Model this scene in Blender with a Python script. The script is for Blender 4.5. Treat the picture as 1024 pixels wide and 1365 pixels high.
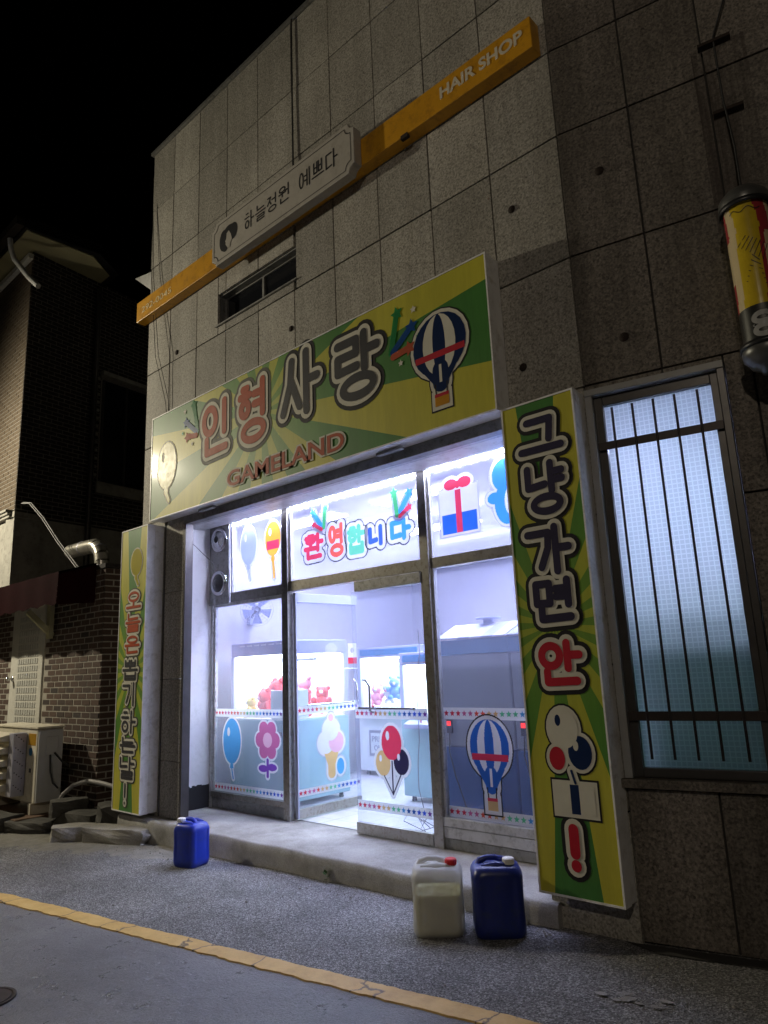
import bpy, bmesh, math, random
import numpy as np
from mathutils import Vector, Matrix
random.seed(7)
for o in list(bpy.data.objects): bpy.data.objects.remove(o)
sc = bpy.context.scene
col = sc.collection
rad = math.radians
V = Vector

# ------------------------------------------------------------------ camera
EYE = V((0, 0, 1.68))
cam = bpy.data.cameras.new('camera')
cam_o = bpy.data.objects.new('camera', cam); col.objects.link(cam_o)
_r = V((0.73188525, 0.68020568, -0.0407948)); _d = V((-0.17428901, 0.12898341, -0.97621034)); _f = V((-0.65876196, 0.72158403, 0.21295343))
cam_o.matrix_world = Matrix(((_r.x, -_d.x, -_f.x, EYE.x), (_r.y, -_d.y, -_f.y, EYE.y), (_r.z, -_d.z, -_f.z, EYE.z), (0, 0, 0, 1)))
cam.sensor_width = 36; cam.sensor_fit = 'AUTO'; cam.lens = 940.3 / 1365 * 36
cam.clip_start = 0.05; cam.clip_end = 500
sc.camera = cam_o

# ------------------------------------------------------------------ world, moonlight, exposure
w = bpy.data.worlds.new('World'); sc.world = w; w.use_nodes = True
wn = w.node_tree.nodes; bg = wn['Background']
sky = wn.new('ShaderNodeTexSky'); sky.sky_type = 'NISHITA'; sky.sun_disc = False
sky.sun_elevation = rad(-6); sky.sun_rotation = rad(120)
w.node_tree.links.new(sky.outputs[0], bg.inputs[0]); bg.inputs[1].default_value = 0.05
sun = bpy.data.lights.new('moonlight', 'SUN'); sun.energy = 0.003; sun.angle = rad(0.5); sun.color = (1, .95, .88)
sun_o = bpy.data.objects.new('moonlight', sun); col.objects.link(sun_o)
sun_o.rotation_euler = (rad(50), 0, rad(-35))
sc.view_settings.view_transform = 'Standard'; sc.view_settings.look = 'None'
sc.view_settings.gamma = 1; sc.view_settings.exposure = 0; sc.view_settings.use_curve_mapping = False
sc.render.engine = 'CYCLES'
try:
    sc.cycles.use_denoising = True
    sc.cycles.max_bounces = 10; sc.cycles.transparent_max_bounces = 24; sc.cycles.sample_clamp_indirect = 6
except Exception: pass

# ------------------------------------------------------------------ materials
class NT:
    def __init__(s, name):
        s.m = bpy.data.materials.new(name); s.m.use_nodes = True
        s.t = s.m.node_tree; s.n = s.t.nodes; s.l = s.t.links
        s.b = s.n['Principled BSDF']; s.out = s.n['Material Output']
    def new(s, ty, **kw):
        n = s.n.new(ty)
        for k, v in kw.items(): setattr(n, k, v)
        return n
    def obj(s): 
        if not hasattr(s, '_o'): s._o = s.new('ShaderNodeTexCoord').outputs['Object']
        return s._o
    def map(s, scale=(1, 1, 1), loc=(0, 0, 0)):
        m = s.new('ShaderNodeMapping'); m.inputs['Scale'].default_value = scale; m.inputs['Location'].default_value = loc
        s.l.new(s.obj(), m.inputs[0]); return m.outputs[0]
    def noise(s, scale, detail=4, rough=.6, vec=None):
        n = s.new('ShaderNodeTexNoise'); n.inputs['Scale'].default_value = scale; n.inputs['Detail'].default_value = detail
        n.inputs['Roughness'].default_value = rough; s.l.new(vec or s.obj(), n.inputs['Vector']); return n.outputs['Fac']
    def voro(s, scale, feature='F1', vec=None):
        n = s.new('ShaderNodeTexVoronoi'); n.feature = feature; n.inputs['Scale'].default_value = scale
        s.l.new(vec or s.obj(), n.inputs['Vector']); return n
    def ramp(s, fac, stops, interp='LINEAR'):
        r = s.new('ShaderNodeValToRGB'); r.color_ramp.interpolation = interp
        e = r.color_ramp.elements
        while len(e) < len(stops): e.new(.5)
        for k, (p, c) in enumerate(stops):
            e[k].position = p; e[k].color = (*c, 1) if len(c) == 3 else c
        s.l.new(fac, r.inputs[0]); return r.outputs[0]
    def val(s, fac, a, b):
        r = s.new('ShaderNodeMapRange'); r.inputs['From Min'].default_value = 0; r.inputs['From Max'].default_value = 1
        r.inputs['To Min'].default_value = a; r.inputs['To Max'].default_value = b; s.l.new(fac, r.inputs[0]); return r.outputs[0]
    def math(s, op, a, b=None, c=None):
        m = s.new('ShaderNodeMath', operation=op)
        for i, x in enumerate((a, b, c)):
            if x is None: continue
            if isinstance(x, (int, float)): m.inputs[i].default_value = x
            else: s.l.new(x, m.inputs[i])
        return m.outputs[0]
    def mix(s, fac, a, b, blend='MIX'):
        m = s.new('ShaderNodeMix'); m.data_type = 'RGBA'; m.blend_type = blend
        for sock, x in ((m.inputs[0], fac), (m.inputs[6], a), (m.inputs[7], b)):
            if isinstance(x, (int, float)): sock.default_value = x
            elif isinstance(x, tuple): sock.default_value = (*x, 1)
            else: s.l.new(x, sock)
        return m.outputs[2]
    def sep(s):
        x = s.new('ShaderNodeSeparateXYZ'); s.l.new(s.obj(), x.inputs[0]); return x.outputs
    def color(s, c):
        if isinstance(c, tuple): s.b.inputs['Base Color'].default_value = (*c, 1)
        else: s.l.new(c, s.b.inputs['Base Color'])
    def rough(s, r):
        if isinstance(r, (int, float)): s.b.inputs['Roughness'].default_value = r
        else: s.l.new(r, s.b.inputs['Roughness'])
    def bump(s, h, strength=.3, dist=.01):
        b = s.new('ShaderNodeBump'); b.inputs['Strength'].default_value = strength; b.inputs['Distance'].default_value = dist
        s.l.new(h, b.inputs['Height']); s.l.new(b.outputs[0], s.b.inputs['Normal'])
    def rnd(s):
        return s.new('ShaderNodeObjectInfo').outputs['Random']

def basic(name, c, r=.5, metal=0, vary=.12, scale=6, bump=0, grime=None, spec=None):
    t = NT(name)
    n = t.noise(scale, 5, .65)
    lo = tuple(x * (1 - vary) for x in c); hi = tuple(min(1, x * (1 + vary)) for x in c)
    cc = t.ramp(n, [(.3, lo), (.7, hi)])
    if grime:
        g = t.ramp(t.noise(scale * 2.3, 8, .75), [(.5, (0, 0, 0)), (.72, (1, 1, 1))])
        cc = t.mix(g, cc, grime)
    t.color(cc); t.rough(t.val(t.noise(scale * 3, 4), max(.02, r - .1), min(1, r + .1)))
    t.b.inputs['Metallic'].default_value = metal
    if spec is not None: t.b.inputs['Specular IOR Level'].default_value = spec
    if bump: t.bump(t.noise(scale * 14, 5), bump, .004)
    return t.m

def emit(name, c, s):
    t = NT(name); e = t.new('ShaderNodeEmission'); e.inputs[0].default_value = (*c, 1); e.inputs[1].default_value = s
    t.l.new(e.outputs[0], t.out.inputs[0]); return t.m

def granite(name, dark, mid, light, streak=.25, rust=False):
    t = NT(name)
    v = t.voro(75)
    sp = t.ramp(v.outputs['Color'], [(.12, dark), (.45, mid), (.8, light)])
    sp2 = t.ramp(t.noise(52, 4, .75), [(.36, dark), (.47, mid), (.6, light)])
    c = t.mix(.55, sp, sp2)
    big = t.ramp(t.noise(1.1, 5, .6), [(.3, (.78, .76, .73)), (.7, (1.06, 1.04, 1.0))])
    c = t.mix(1.0, c, big, 'MULTIPLY')
    st = t.ramp(t.noise(1, 6, .7, t.map((2.6, 2.6, .22))), [(.42, (1 - streak, 1 - streak * 1.03, 1 - streak * 1.1)), (.62, (1, 1, 1))])
    c = t.mix(1.0, c, st, 'MULTIPLY')
    if rust:   # dark run-off stains under the old iron brackets
        x = t.sep()
        bx = t.math('MULTIPLY', t.math('MULTIPLY', t.math('GREATER_THAN', x[0], 3.9), t.math('LESS_THAN', x[0], 4.22)), t.math('MULTIPLY', t.math('GREATER_THAN', x[2], 4.3), t.math('LESS_THAN', x[2], 5.68)))
        rn = t.ramp(t.noise(1, 5, .7, t.map((11, 11, .5))), [(.42, (0, 0, 0)), (.6, (1, 1, 1))])
        c = t.mix(t.math('MULTIPLY', t.math('MULTIPLY', bx, rn), .8), c, (.03, .018, .012))
    pv = t.val(t.rnd(), .82, 1.12)
    hv = t.new('ShaderNodeHueSaturation'); t.l.new(pv, hv.inputs['Value']); t.l.new(c, hv.inputs['Color'])
    t.color(hv.outputs[0]); t.rough(.72)
    t.bump(t.noise(130, 3), .25, .003)
    return t.m

def brick_mat(name, a, b, cdark):
    t = NT(name)
    r = t.rnd()
    c = t.ramp(r, [(0, a), (.5, b), (.9, cdark), (1, a)])
    n = t.ramp(t.noise(45, 5, .7), [(.3, (.6, .6, .6)), (.7, (1.25, 1.25, 1.25))])
    t.color(t.mix(1.0, c, n, 'MULTIPLY')); t.rough(.85); t.bump(t.noise(90, 5), .5, .004)
    return t.m

def rays(name, n, phase):
    t = NT(name); x = t.sep()
    ang = t.math('ARCTAN2', x[2], x[0])
    k = t.math('FRACT', t.math('MULTIPLY_ADD', ang, n / (2 * math.pi), phase))
    m = t.math('GREATER_THAN', k, .5)
    d = t.math('SQRT', t.math('ADD', t.math('MULTIPLY', x[0], x[0]), t.math('MULTIPLY', x[2], x[2])))
    f = t.math('MULTIPLY', d, .8)
    green = t.ramp(f, [(0, (.2, .34, .04)), (.5, (.1, .27, .03)), (1, (.05, .2, .03))])
    yellow = t.ramp(f, [(0, (.36, .45, .05)), (.5, (.48, .48, .04)), (1, (.54, .5, .04))])
    c = t.mix(m, green, yellow)
    dirt = t.ramp(t.noise(1, 7, .75, t.map((7, 7, .8))), [(.4, (.84, .84, .82)), (.62, (1, 1, 1))])
    c = t.mix(1.0, c, dirt, 'MULTIPLY')
    sc_ = t.ramp(t.noise(1, 4, .8, t.map((34, 34, 7))), [(.735, (0, 0, 0)), (.76, (1, 1, 1))])
    c = t.mix(t.math('MULTIPLY', sc_, .35), c, (.5, .52, .42))
    t.color(c); t.rough(.5); t.b.inputs['Specular IOR Level'].default_value = .4; t.b.inputs['Coat Weight'].default_value = .3; t.b.inputs['Coat Roughness'].default_value = .11
    t.bump(t.noise(2.2, 3), .03, .02)
    return t.m

def pane_mat(name, tint=(1, 1, 1), refl=.9, haze=0.0, film=0.0):
    t = NT(name)
    tr = t.new('ShaderNodeBsdfTransparent'); tr.inputs[0].default_value = (*tint, 1)
    gl = t.new('ShaderNodeBsdfGlossy'); gl.inputs['Roughness'].default_value = .02
    fr = t.new('ShaderNodeLayerWeight'); fr.inputs[0].default_value = .5
    fr = t.math('MULTIPLY_ADD', t.math('POWER', fr.outputs['Facing'], 5.0), .9, .035)
    mx = t.new('ShaderNodeMixShader'); t.l.new(t.math('MULTIPLY', fr, refl), mx.inputs[0])
    t.l.new(tr.outputs[0], mx.inputs[1]); t.l.new(gl.outputs[0], mx.inputs[2])
    last = mx.outputs[0]
    if film:
        tl = t.new('ShaderNodeBsdfTranslucent'); tl.inputs[0].default_value = (.5, .5, .6, 1)
        m3 = t.new('ShaderNodeMixShader'); m3.inputs[0].default_value = film; t.l.new(last, m3.inputs[1]); t.l.new(tl.outputs[0], m3.inputs[2]); last = m3.outputs[0]
    if haze:
        df = t.new('ShaderNodeBsdfDiffuse'); df.inputs[0].default_value = (.8, .82, .85, 1)
        m2 = t.new('ShaderNodeMixShader')
        s_ = t.ramp(t.noise(1, 6, .7, t.map((5, 5, 1.3))), [(.35, (haze * .3,) * 3), (.75, (haze * 1.5,) * 3)])
        t.l.new(s_, m2.inputs[0]); t.l.new(last, m2.inputs[1]); t.l.new(df.outputs[0], m2.inputs[2]); last = m2.outputs[0]
    t.l.new(last, t.out.inputs[0]); return t.m

M = {}
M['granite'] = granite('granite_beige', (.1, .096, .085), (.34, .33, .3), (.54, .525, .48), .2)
M['granite_shaded'] = granite('granite_in_shade', (.045, .04, .035), (.17, .152, .134), (.33, .3, .265), .4, True)  # granite recoloured darker: shade of the wall turned from the lamp is painted in
M['joint'] = basic('dark_joint', (.035, .033, .03), .9)
M['concrete'] = None
def concrete(name, a, b, c3):
    t = NT(name)
    c = t.ramp(t.noise(2.2, 8, .68), [(.3, a), (.5, b), (.72, c3)])
    sp = t.ramp(t.noise(120, 3, .7), [(.3, (.72, .72, .72)), (.7, (1.18, 1.18, 1.18))])
    c = t.mix(1.0, c, sp, 'MULTIPLY')
    st = t.ramp(t.noise(7, 8, .8), [(.6, (0, 0, 0)), (.72, (1, 1, 1))])
    c = t.mix(t.math('MULTIPLY', st, .6), c, tuple(x * .4 for x in a))
    t.color(c); t.rough(.82); t.bump(t.noise(60, 8, .7), .5, .006); return t.m
M['concrete'] = concrete('worn_concrete', (.2, .195, .18), (.34, .33, .31), (.43, .42, .39))
M['concrete_dark'] = concrete('dirty_concrete', (.08, .075, .065), (.16, .15, .13), (.24, .225, .2))
M_ = None
def asphalt():
    t = NT('coarse_asphalt')
    c = t.ramp(t.noise(1.3, 7, .65), [(.3, (.16, .158, .157)), (.7, (.27, .266, .262))])
    vo = t.voro(130)
    ag = t.ramp(vo.outputs['Color'], [(.15, (.28, .28, .28)), (.6, (1.0, 1.0, 1.0)), (.95, (2.4, 2.4, 2.4))])
    c = t.mix(1.0, c, ag, 'MULTIPLY')
    vo2 = t.voro(70); sp = t.ramp(vo2.outputs['Color'], [(.90, (0, 0, 0)), (.94, (1, 1, 1))])
    near = t.ramp(vo2.outputs['Distance'], [(.18, (1, 1, 1)), (.3, (0, 0, 0))])
    c = t.mix(t.math('MULTIPLY', t.math('MULTIPLY', sp, near), .7), c, (.34, .33, .31))
    pa = t.ramp(t.noise(.75, 7, .68), [(.33, (.55, .54, .52)), (.5, (.95, .95, .95)), (.68, (1.2, 1.19, 1.17))]); c = t.mix(1.0, c, pa, 'MULTIPLY')
    oil = t.ramp(t.noise(2.6, 6, .7), [(.62, (0, 0, 0)), (.74, (1, 1, 1))]); c = t.mix(t.math('MULTIPLY', oil, .55), c, (.035, .033, .03))
    # pale worn concrete strip along the kerb stones at the far left
    x = t.sep()
    edge = t.math('ADD', t.math('SUBTRACT', x[1], t.math('MULTIPLY_ADD', x[0], .30, 5.78)), t.math('MULTIPLY', t.math('SUBTRACT', t.noise(4.5, 6, .7), .5), .9))
    msk = t.math('MULTIPLY', t.ramp(edge, [(.0, (0, 0, 0)), (.06, (1, 1, 1))]), t.math('LESS_THAN', x[0], -6.35))
    c = t.mix(msk, c, t.ramp(t.noise(9, 7, .7), [(.3, (.17, .16, .13)), (.7, (.3, .285, .24))]))
    t.color(c); t.rough(t.val(t.noise(80, 3), .5, .85))
    h = t.math('ADD', t.math('MULTIPLY', vo.outputs['Distance'], 1.0), t.math('MULTIPLY', t.noise(40, 6, .7), 1.2))
    t.bump(h, .9, .012); return t.m
M['asphalt'] = asphalt()
def cracks(t, scale, wdt):
    ck = t.new('ShaderNodeTexVoronoi'); ck.feature = 'DISTANCE_TO_EDGE'; ck.inputs['Scale'].default_value = scale
    mp = t.new('ShaderNodeVectorMath', operation='ADD'); t.l.new(t.obj(), mp.inputs[0])
    nz = t.new('ShaderNodeTexNoise'); nz.inputs['Scale'].default_value = 2.5; nz.inputs['Detail'].default_value = 8; nz.inputs['Roughness'].default_value = .65; t.l.new(t.obj(), nz.inputs['Vector'])
    sc_ = t.new('ShaderNodeVectorMath', operation='SCALE'); sc_.inputs['Scale'].default_value = .9; t.l.new(nz.outputs['Color'], sc_.inputs[0]); t.l.new(sc_.outputs[0], mp.inputs[1]); t.l.new(mp.outputs[0], ck.inputs['Vector'])
    line = t.ramp(ck.outputs['Distance'], [(wdt * .4, (1, 1, 1)), (wdt, (0, 0, 0))])
    return t.math('MULTIPLY', line, t.ramp(t.noise(.8, 3), [(.45, (0, 0, 0)), (.55, (1, 1, 1))]))
def roadm():
    t = NT('smooth_road')
    c = t.ramp(t.noise(1.6, 8, .62), [(.3, (.14, .14, .143)), (.7, (.215, .215, .22))])
    st = t.ramp(t.noise(1, 6, .7, t.map((2.2, 9, 1))), [(.56, (0, 0, 0)), (.75, (1, 1, 1))])
    c = t.mix(t.math('MULTIPLY', st, .5), c, (.05, .05, .052))
    pw = t.ramp(t.noise(.55, 5, .6), [(.35, (.72, .72, .74)), (.65, (1.15, 1.15, 1.14))]); c = t.mix(1.0, c, pw, 'MULTIPLY')
    c = t.mix(t.math('MULTIPLY', cracks(t, .55, .004), .7), c, (.03, .03, .03))
    sp = t.ramp(t.noise(90, 4, .75), [(.32, (.6, .6, .6)), (.68, (1.35, 1.35, 1.35))])
    t.color(t.mix(1.0, c, sp, 'MULTIPLY'))
    t.rough(t.val(t.noise(5, 7, .72), .12, .52))
    t.bump(t.math('ADD', t.noise(16, 9, .75), t.math('MULTIPLY', t.noise(75, 4, .7), .5)), 1.0, .012); return t.m
M['road'] = roadm()
def yellowm():
    t = NT('worn_yellow_paint')
    c = t.ramp(t.noise(5, 7, .7), [(.3, (.46, .28, .075)), (.55, (.6, .39, .12)), (.75, (.66, .47, .18))])
    wear = t.ramp(t.noise(16, 9, .78), [(.60, (0, 0, 0)), (.68, (1, 1, 1))])
    c = t.mix(t.math('MULTIPLY', wear, .65), c, (.14, .12, .1))
    ck = t.new('ShaderNodeTexVoronoi'); ck.feature = 'DISTANCE_TO_EDGE'; ck.inputs['Scale'].default_value = 1.7
    mp = t.new('ShaderNodeVectorMath', operation='ADD'); t.l.new(t.obj(), mp.inputs[0])
    nz = t.new('ShaderNodeTexNoise'); nz.inputs['Scale'].default_value = 6; nz.inputs['Detail'].default_value = 5; t.l.new(t.obj(), nz.inputs['Vector'])
    sc_ = t.new('ShaderNodeVectorMath', operation='SCALE'); sc_.inputs['Scale'].default_value = .22; t.l.new(nz.outputs['Color'], sc_.inputs[0]); t.l.new(sc_.outputs[0], mp.inputs[1]); t.l.new(mp.outputs[0], ck.inputs['Vector'])
    cr = t.ramp(ck.outputs['Distance'], [(.006, (1, 1, 1)), (.014, (0, 0, 0))])
    c = t.mix(t.math('MULTIPLY', cr, .85), c, (.06, .05, .04))
    t.color(c); t.rough(.6); t.bump(t.noise(70, 6, .7), .5, .005); return t.m
M['yellow'] = yellowm()
def crown(): pass
M['cap_dark'] = basic('tarnished_cap', (.1, .1, .095), .35, .4, .2, 8)
M['steel'] = basic('brushed_stainless', (.42, .4, .36), .34, .9, .12, 9, grime=(.2, .17, .12))
M['steel_dark'] = basic('dull_aluminium', (.3, .3, .29), .5, .7, .15, 8, grime=(.12, .11, .1))
M['alu'] = basic('aluminium_profile', (.56, .56, .56), .42, .5, .1, 6, grime=(.25, .24, .22))
M['white_metal'] = basic('white_painted_metal', (.8, .8, .79), .38, 0, .06, 4, grime=(.5, .48, .43))
M['grey_metal'] = basic('grey_painted_metal', (.3, .3, .29), .45, 0, .1, 5)
M['bar_metal'] = basic('dark_bar_paint', (.04, .03, .026), .45, .3, .2, 20)
M['frame_dark'] = basic('dark_bronze_frame', (.075, .07, .066), .35, .4, .15, 9)
M['black'] = basic('black_plastic', (.015, .015, .016), .4)
M['chrome'] = basic('chrome', (.6, .6, .62), .12, 1, .05, 4)
M['duct'] = basic('tin_duct', (.5, .48, .42), .3, .75, .15, 9)
M['whitewall'] = basic('white_plaster', (.72, .72, .74), .7, 0, .05, 3, .1, grime=(.6, .6, .6))
M['blackbase'] = basic('black_skirting', (.02, .02, .022), .6)
M['room'] = basic('lavender_white_wall', (.56, .54, .58), .6, 0, .03, 2)
M['ceiling'] = basic('white_ceiling', (.68, .67, .7), .6, 0, .02, 2)
M['tile'] = None
t = NT('floor_tile'); x = t.sep()
g = t.math('MAXIMUM', t.math('LESS_THAN', t.math('FRACT', t.math('MULTIPLY', x[0], 2.5)), .02), t.math('LESS_THAN', t.math('FRACT', t.math('MULTIPLY', x[1], 2.5)), .02))
t.color(t.mix(g, t.ramp(t.noise(6, 5), [(.3, (.62, .61, .6)), (.7, (.74, .73, .72))]), (.4, .39, .38))); t.rough(.3); M['tile'] = t.m
M['beam_yellow'] = basic('orange_yellow_panel', (.62, .3, .012), .42, 0, .1, 3, grime=(.34, .15, .012))
M['plaque'] = basic('grey_cream_board', (.4, .375, .33), .6, 0, .07, 4, grime=(.3, .28, .24))
M['ink'] = basic('dark_ink', (.012, .012, .014), .5)
M['cream_letter'] = basic('cream_letter', (.62, .57, .44), .5, 0, .05, 8)
M['pale_letter'] = basic('faded_letter', (.72, .6, .34), .5, 0, .1, 8)
M['outline'] = basic('outline_black', (.022, .021, .022), .55, 0, .2, spec=.15)
M['outline_grey'] = basic('outline_grey', (.1, .1, .08), .55, 0, .2, spec=.15)
M['border'] = basic('letter_border_cream', (.62, .6, .5), .55, 0, .05, spec=.15)
M['border_w'] = basic('letter_border_white', (.78, .78, .8), .4, 0, .03)
M['brown_red'] = basic('brown_red_letter', (.4, .075, .03), .55, 0, .08, spec=.15)
M['navy'] = basic('navy_letter', (.03, .025, .06), .55, 0, .15, spec=.15)
M['charcoal'] = basic('charcoal_letter', (.05, .05, .055), .55, 0, .15, spec=.15)
M['red'] = basic('red_letter', (.45, .018, .035), .55, 0, .08, spec=.15)
for k, c in dict(s_red=(.72, .05, .1), s_orange=(.8, .12, .08), s_mint=(.15, .6, .33), s_blue=(.05, .13, .72), s_sky=(.06, .32, .85), s_white=(.82, .82, .84),
                 s_yellow=(.82, .45, .05), s_pale=(.42, .48, .72), s_pink=(.62, .16, .34), s_lightpink=(.85, .5, .62), s_teal=(.1, .38, .72), s_navy=(.02, .05, .17),
                 s_black=(.03, .025, .06), s_tan=(.75, .5, .22), s_green=(.06, .4, .14), s_deep=(.03, .14, .5), s_grey=(.5, .5, .58), s_lemon=(.72, .66, .14), s_violet=(.22, .07, .4)).items():
    M[k] = basic(k[2:] + '_sticker_vinyl', c, .35, 0, .05, 5)
def see_through(m):
    n = m.node_tree.nodes; l = m.node_tree.links; b = n['Principled BSDF']; tl = n.new('ShaderNodeBsdfTranslucent')
    l.new(b.inputs['Base Color'].links[0].from_socket, tl.inputs[0]); mx = n.new('ShaderNodeMixShader'); mx.inputs[0].default_value = .55
    l.new(b.outputs[0], mx.inputs[1]); l.new(tl.outputs[0], mx.inputs[2]); l.new(mx.outputs[0], n['Material Output'].inputs[0])
for k in list(M):
    if M[k] and (k.startswith('s_') or k == 'border_w'): see_through(M[k])
M['rays_big'] = rays('green_yellow_ray_print', 13, .28)
M['rays_side'] = rays('green_yellow_ray_print_narrow', 16, .25)
M['glass'] = pane_mat('clear_glass', (.95, .96, 1.0), .9, .02, .12)
M['glass_door'] = pane_mat('door_glass', (.92, .94, 1.0), .9, .015, .1)
M['film'] = pane_mat('milky_film_glass', (.8, .8, .9), .5, .0, .45)
M['glass_case'] = pane_mat('case_glass', (.95, .98, .98), .6)
M['glass_dark'] = basic('dark_window_glass', (.012, .013, .016), .08, 0, .1, 2)
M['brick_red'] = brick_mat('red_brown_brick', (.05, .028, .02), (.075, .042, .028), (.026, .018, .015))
M['brick_shaded'] = brick_mat('shaded_brick', (.018, .014, .012), (.028, .02, .016), (.012, .01, .009))  # the side face's shade is put into this brick colour
M['brick_lit'] = brick_mat('lamplit_brick', (.15, .11, .07), (.19, .14, .09), (.1, .075, .05))  # lit copy of that brick: yellow lamplight on the street face painted in
M['mortar'] = basic('pale_mortar', (.29, .27, .23), .9, 0, .2, 30, .4)
M['mortar_dark'] = basic('grey_mortar', (.3, .28, .25), .9, 0, .25, 30, .4)
M['render'] = basic('stained_render', (.36, .35, .31), .85, 0, .22, 3, .3, grime=(.18, .17, .15))
M['cream'] = basic('cream_soffit', (.4, .37, .22), .7, 0, .12, 2)
M['awning'] = basic('dark_red_awning', (.014, .001, .002), .9, 0, .2, 12, .2, spec=.05)
M['door_white'] = basic('off_white_door', (.5, .49, .44), .55, 0, .06, 5, grime=(.42, .4, .34))
M['door_rib'] = basic('grey_lattice', (.4, .4, .37), .6, 0, .06, 5)
M['ac'] = basic('ivory_ac_case', (.6, .56, .45), .5, 0, .06, 5, grime=(.4, .36, .27))
M['ac_grey'] = basic('grey_ac_side', (.42, .42, .41), .55, 0, .06, 5)
M['galv'] = basic('galvanised_plate', (.42, .42, .5), .45, .5, .1, 9)
M['rock'] = concrete('field_stone', (.14, .13, .115), (.3, .285, .25), (.42, .4, .35))
M['rock_shaded'] = concrete('shaded_stone', (.02, .019, .016), (.05, .047, .04), (.085, .08, .07))  # stone darkened in colour to stand for shade in the gap
M['wood'] = basic('brown_board', (.1, .055, .03), .7, 0, .2, 10)
M['hose'] = basic('grey_hose', (.26, .25, .24), .6)
M['blue_can'] = basic('blue_polyethylene', (.012, .035, .36), .36, 0, .15, 5, .1, grime=(.03, .05, .2))
M['blue_can_dark'] = basic('dark_blue_polyethylene', (.008, .02, .17), .36, 0, .2, 5, .1, grime=(.03, .04, .1))
t = NT('milky_polyethylene')
t.color(t.ramp(t.noise(5, 5), [(.3, (.6, .6, .58)), (.7, (.72, .72, .7))])); t.rough(.4)
tr = t.new('ShaderNodeBsdfTransparent'); tr.inputs[0].default_value = (.95, .95, .9, 1)
mx = t.new('ShaderNodeMixShader'); mx.inputs[0].default_value = .45
t.l.new(t.b.outputs[0], mx.inputs[1]); t.l.new(tr.outputs[0], mx.inputs[2]); t.l.new(mx.outputs[0], t.out.inputs[0]); M['milky'] = t.m
M['liquid'] = basic('yellowish_liquid', (.62, .58, .26), .4, 0, .06, 4)
M['cap_red'] = basic('red_cap', (.6, .02, .02), .4)
M['cap_white'] = basic('white_cap', (.7, .69, .64), .5)
M['leaf'] = basic('weed_leaf', (.05, .13, .03), .6, 0, .3, 30)
M['rust'] = basic('rusty_iron', (.03, .02, .015), .85, .3, .3, 30)
M['cable'] = basic('black_cable', (.02, .02, .02), .6)
M['cable_grey'] = basic('grey_cable', (.22, .22, .22), .6)
M['case'] = basic('lavender_machine_case', (.44, .47, .62), .4, 0, .04, 3)
M['case_teal'] = basic('mint_machine_panel', (.36, .58, .58), .45, 0, .05, 3)
M['case_inner'] = basic('white_machine_inside', (.85, .88, .88), .5, 0, .02, 3)
M['case_back'] = basic('grey_blue_machine_back', (.27, .31, .37), .35, 0, .05, 3)
M['case_band'] = basic('blue_machine_band', (.04, .19, .42), .4, 0, .06, 3)
M['case_blue'] = basic('deep_blue_machine_base', (.025, .1, .3), .35, 0, .08, 3)
M['roof_a'] = basic('pale_roof_stripe', (.52, .53, .66), .5)
M['roof_b'] = basic('grey_roof_stripe', (.36, .38, .52), .5)
M['teal_back'] = basic('teal_machine_back', (.3, .62, .42), .4, 0, .12, 3)
M['led_white'] = emit('white_led', (.86, .95, 1.0), 22)
M['ceil_led'] = emit('cool_ceiling_light', (.6, .66, 1.0), 74)
M['tube_led'] = emit('cool_tube_light', (.66, .7, 1.0), 260)
M['red_led'] = emit('red_switch_light', (1, .03, .02), 2.2)
M['globe'] = emit('warm_white_globe', (1, .93, .8), 5)
M['lamp_lens'] = emit('street_lamp_lens', (1, .85, .55), 30)
M['plush_red'] = basic('red_plush', (.72, .06, .06), .9, 0, .12, 30, .3)
M['plush_pink'] = basic('pink_plush', (.8, .3, .4), .9, 0, .12, 30, .3)
M['plush_white'] = basic('white_plush', (.8, .78, .78), .9, 0, .06, 30, .3)
M['plush_yellow'] = basic('yellow_plush', (.8, .62, .14), .9, 0, .08, 30, .3)
M['plush_blue'] = basic('blue_plush', (.18, .36, .75), .9, 0, .08, 30, .3)
M['pole_red'] = basic('barber_red_print', (.36, .04, .05), .2, 0, .1, 8)
M['pole_yellow'] = basic('barber_yellow_print', (.62, .45, .03), .2, 0, .1, 8)
M['pole_cream'] = basic('barber_cream_print', (.66, .54, .33), .2, 0, .06, 8)
M['glass_tube'] = pane_mat('clear_tube', (.97, .97, .94), 1.0)
# frosted window pane: ribbed film printed with a fine square grid
t = NT('frosted_grid_glass'); x = t.sep()
px_ = 1 / .03
gl = t.math('MAXIMUM', t.math('LESS_THAN', t.math('FRACT', t.math('MULTIPLY', x[0], px_)), .22), t.math('LESS_THAN', t.math('FRACT', t.math('MULTIPLY', x[2], px_)), .22))
tl = t.new('ShaderNodeBsdfTranslucent'); gcol = t.mix(gl, (.62, .7, .68), (.88, .95, .93)); t.l.new(gcol, tl.inputs[0])
tr = t.new('ShaderNodeBsdfTransparent'); tr.inputs[0].default_value = (.9, .93, 1, 1)
fade = t.ramp(t.noise(2.0, 3), [(.38, (.1, .1, .1)), (.6, (1, 1, 1))])
rf = t.new('ShaderNodeBsdfRefraction'); rf.inputs['IOR'].default_value = 1.45; rf.inputs['Roughness'].default_value = .55; rf.inputs[0].default_value = (.95, .96, 1, 1)
f = t.math('MULTIPLY_ADD', t.math('MULTIPLY', gl, fade), .25, .66)
mx = t.new('ShaderNodeMixShader'); t.l.new(f, mx.inputs[0]); t.l.new(rf.outputs[0], mx.inputs[1]); t.l.new(tl.outputs[0], mx.inputs[2])
gs = t.new('ShaderNodeBsdfGlossy'); gs.inputs['Roughness'].default_value = .15
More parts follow.
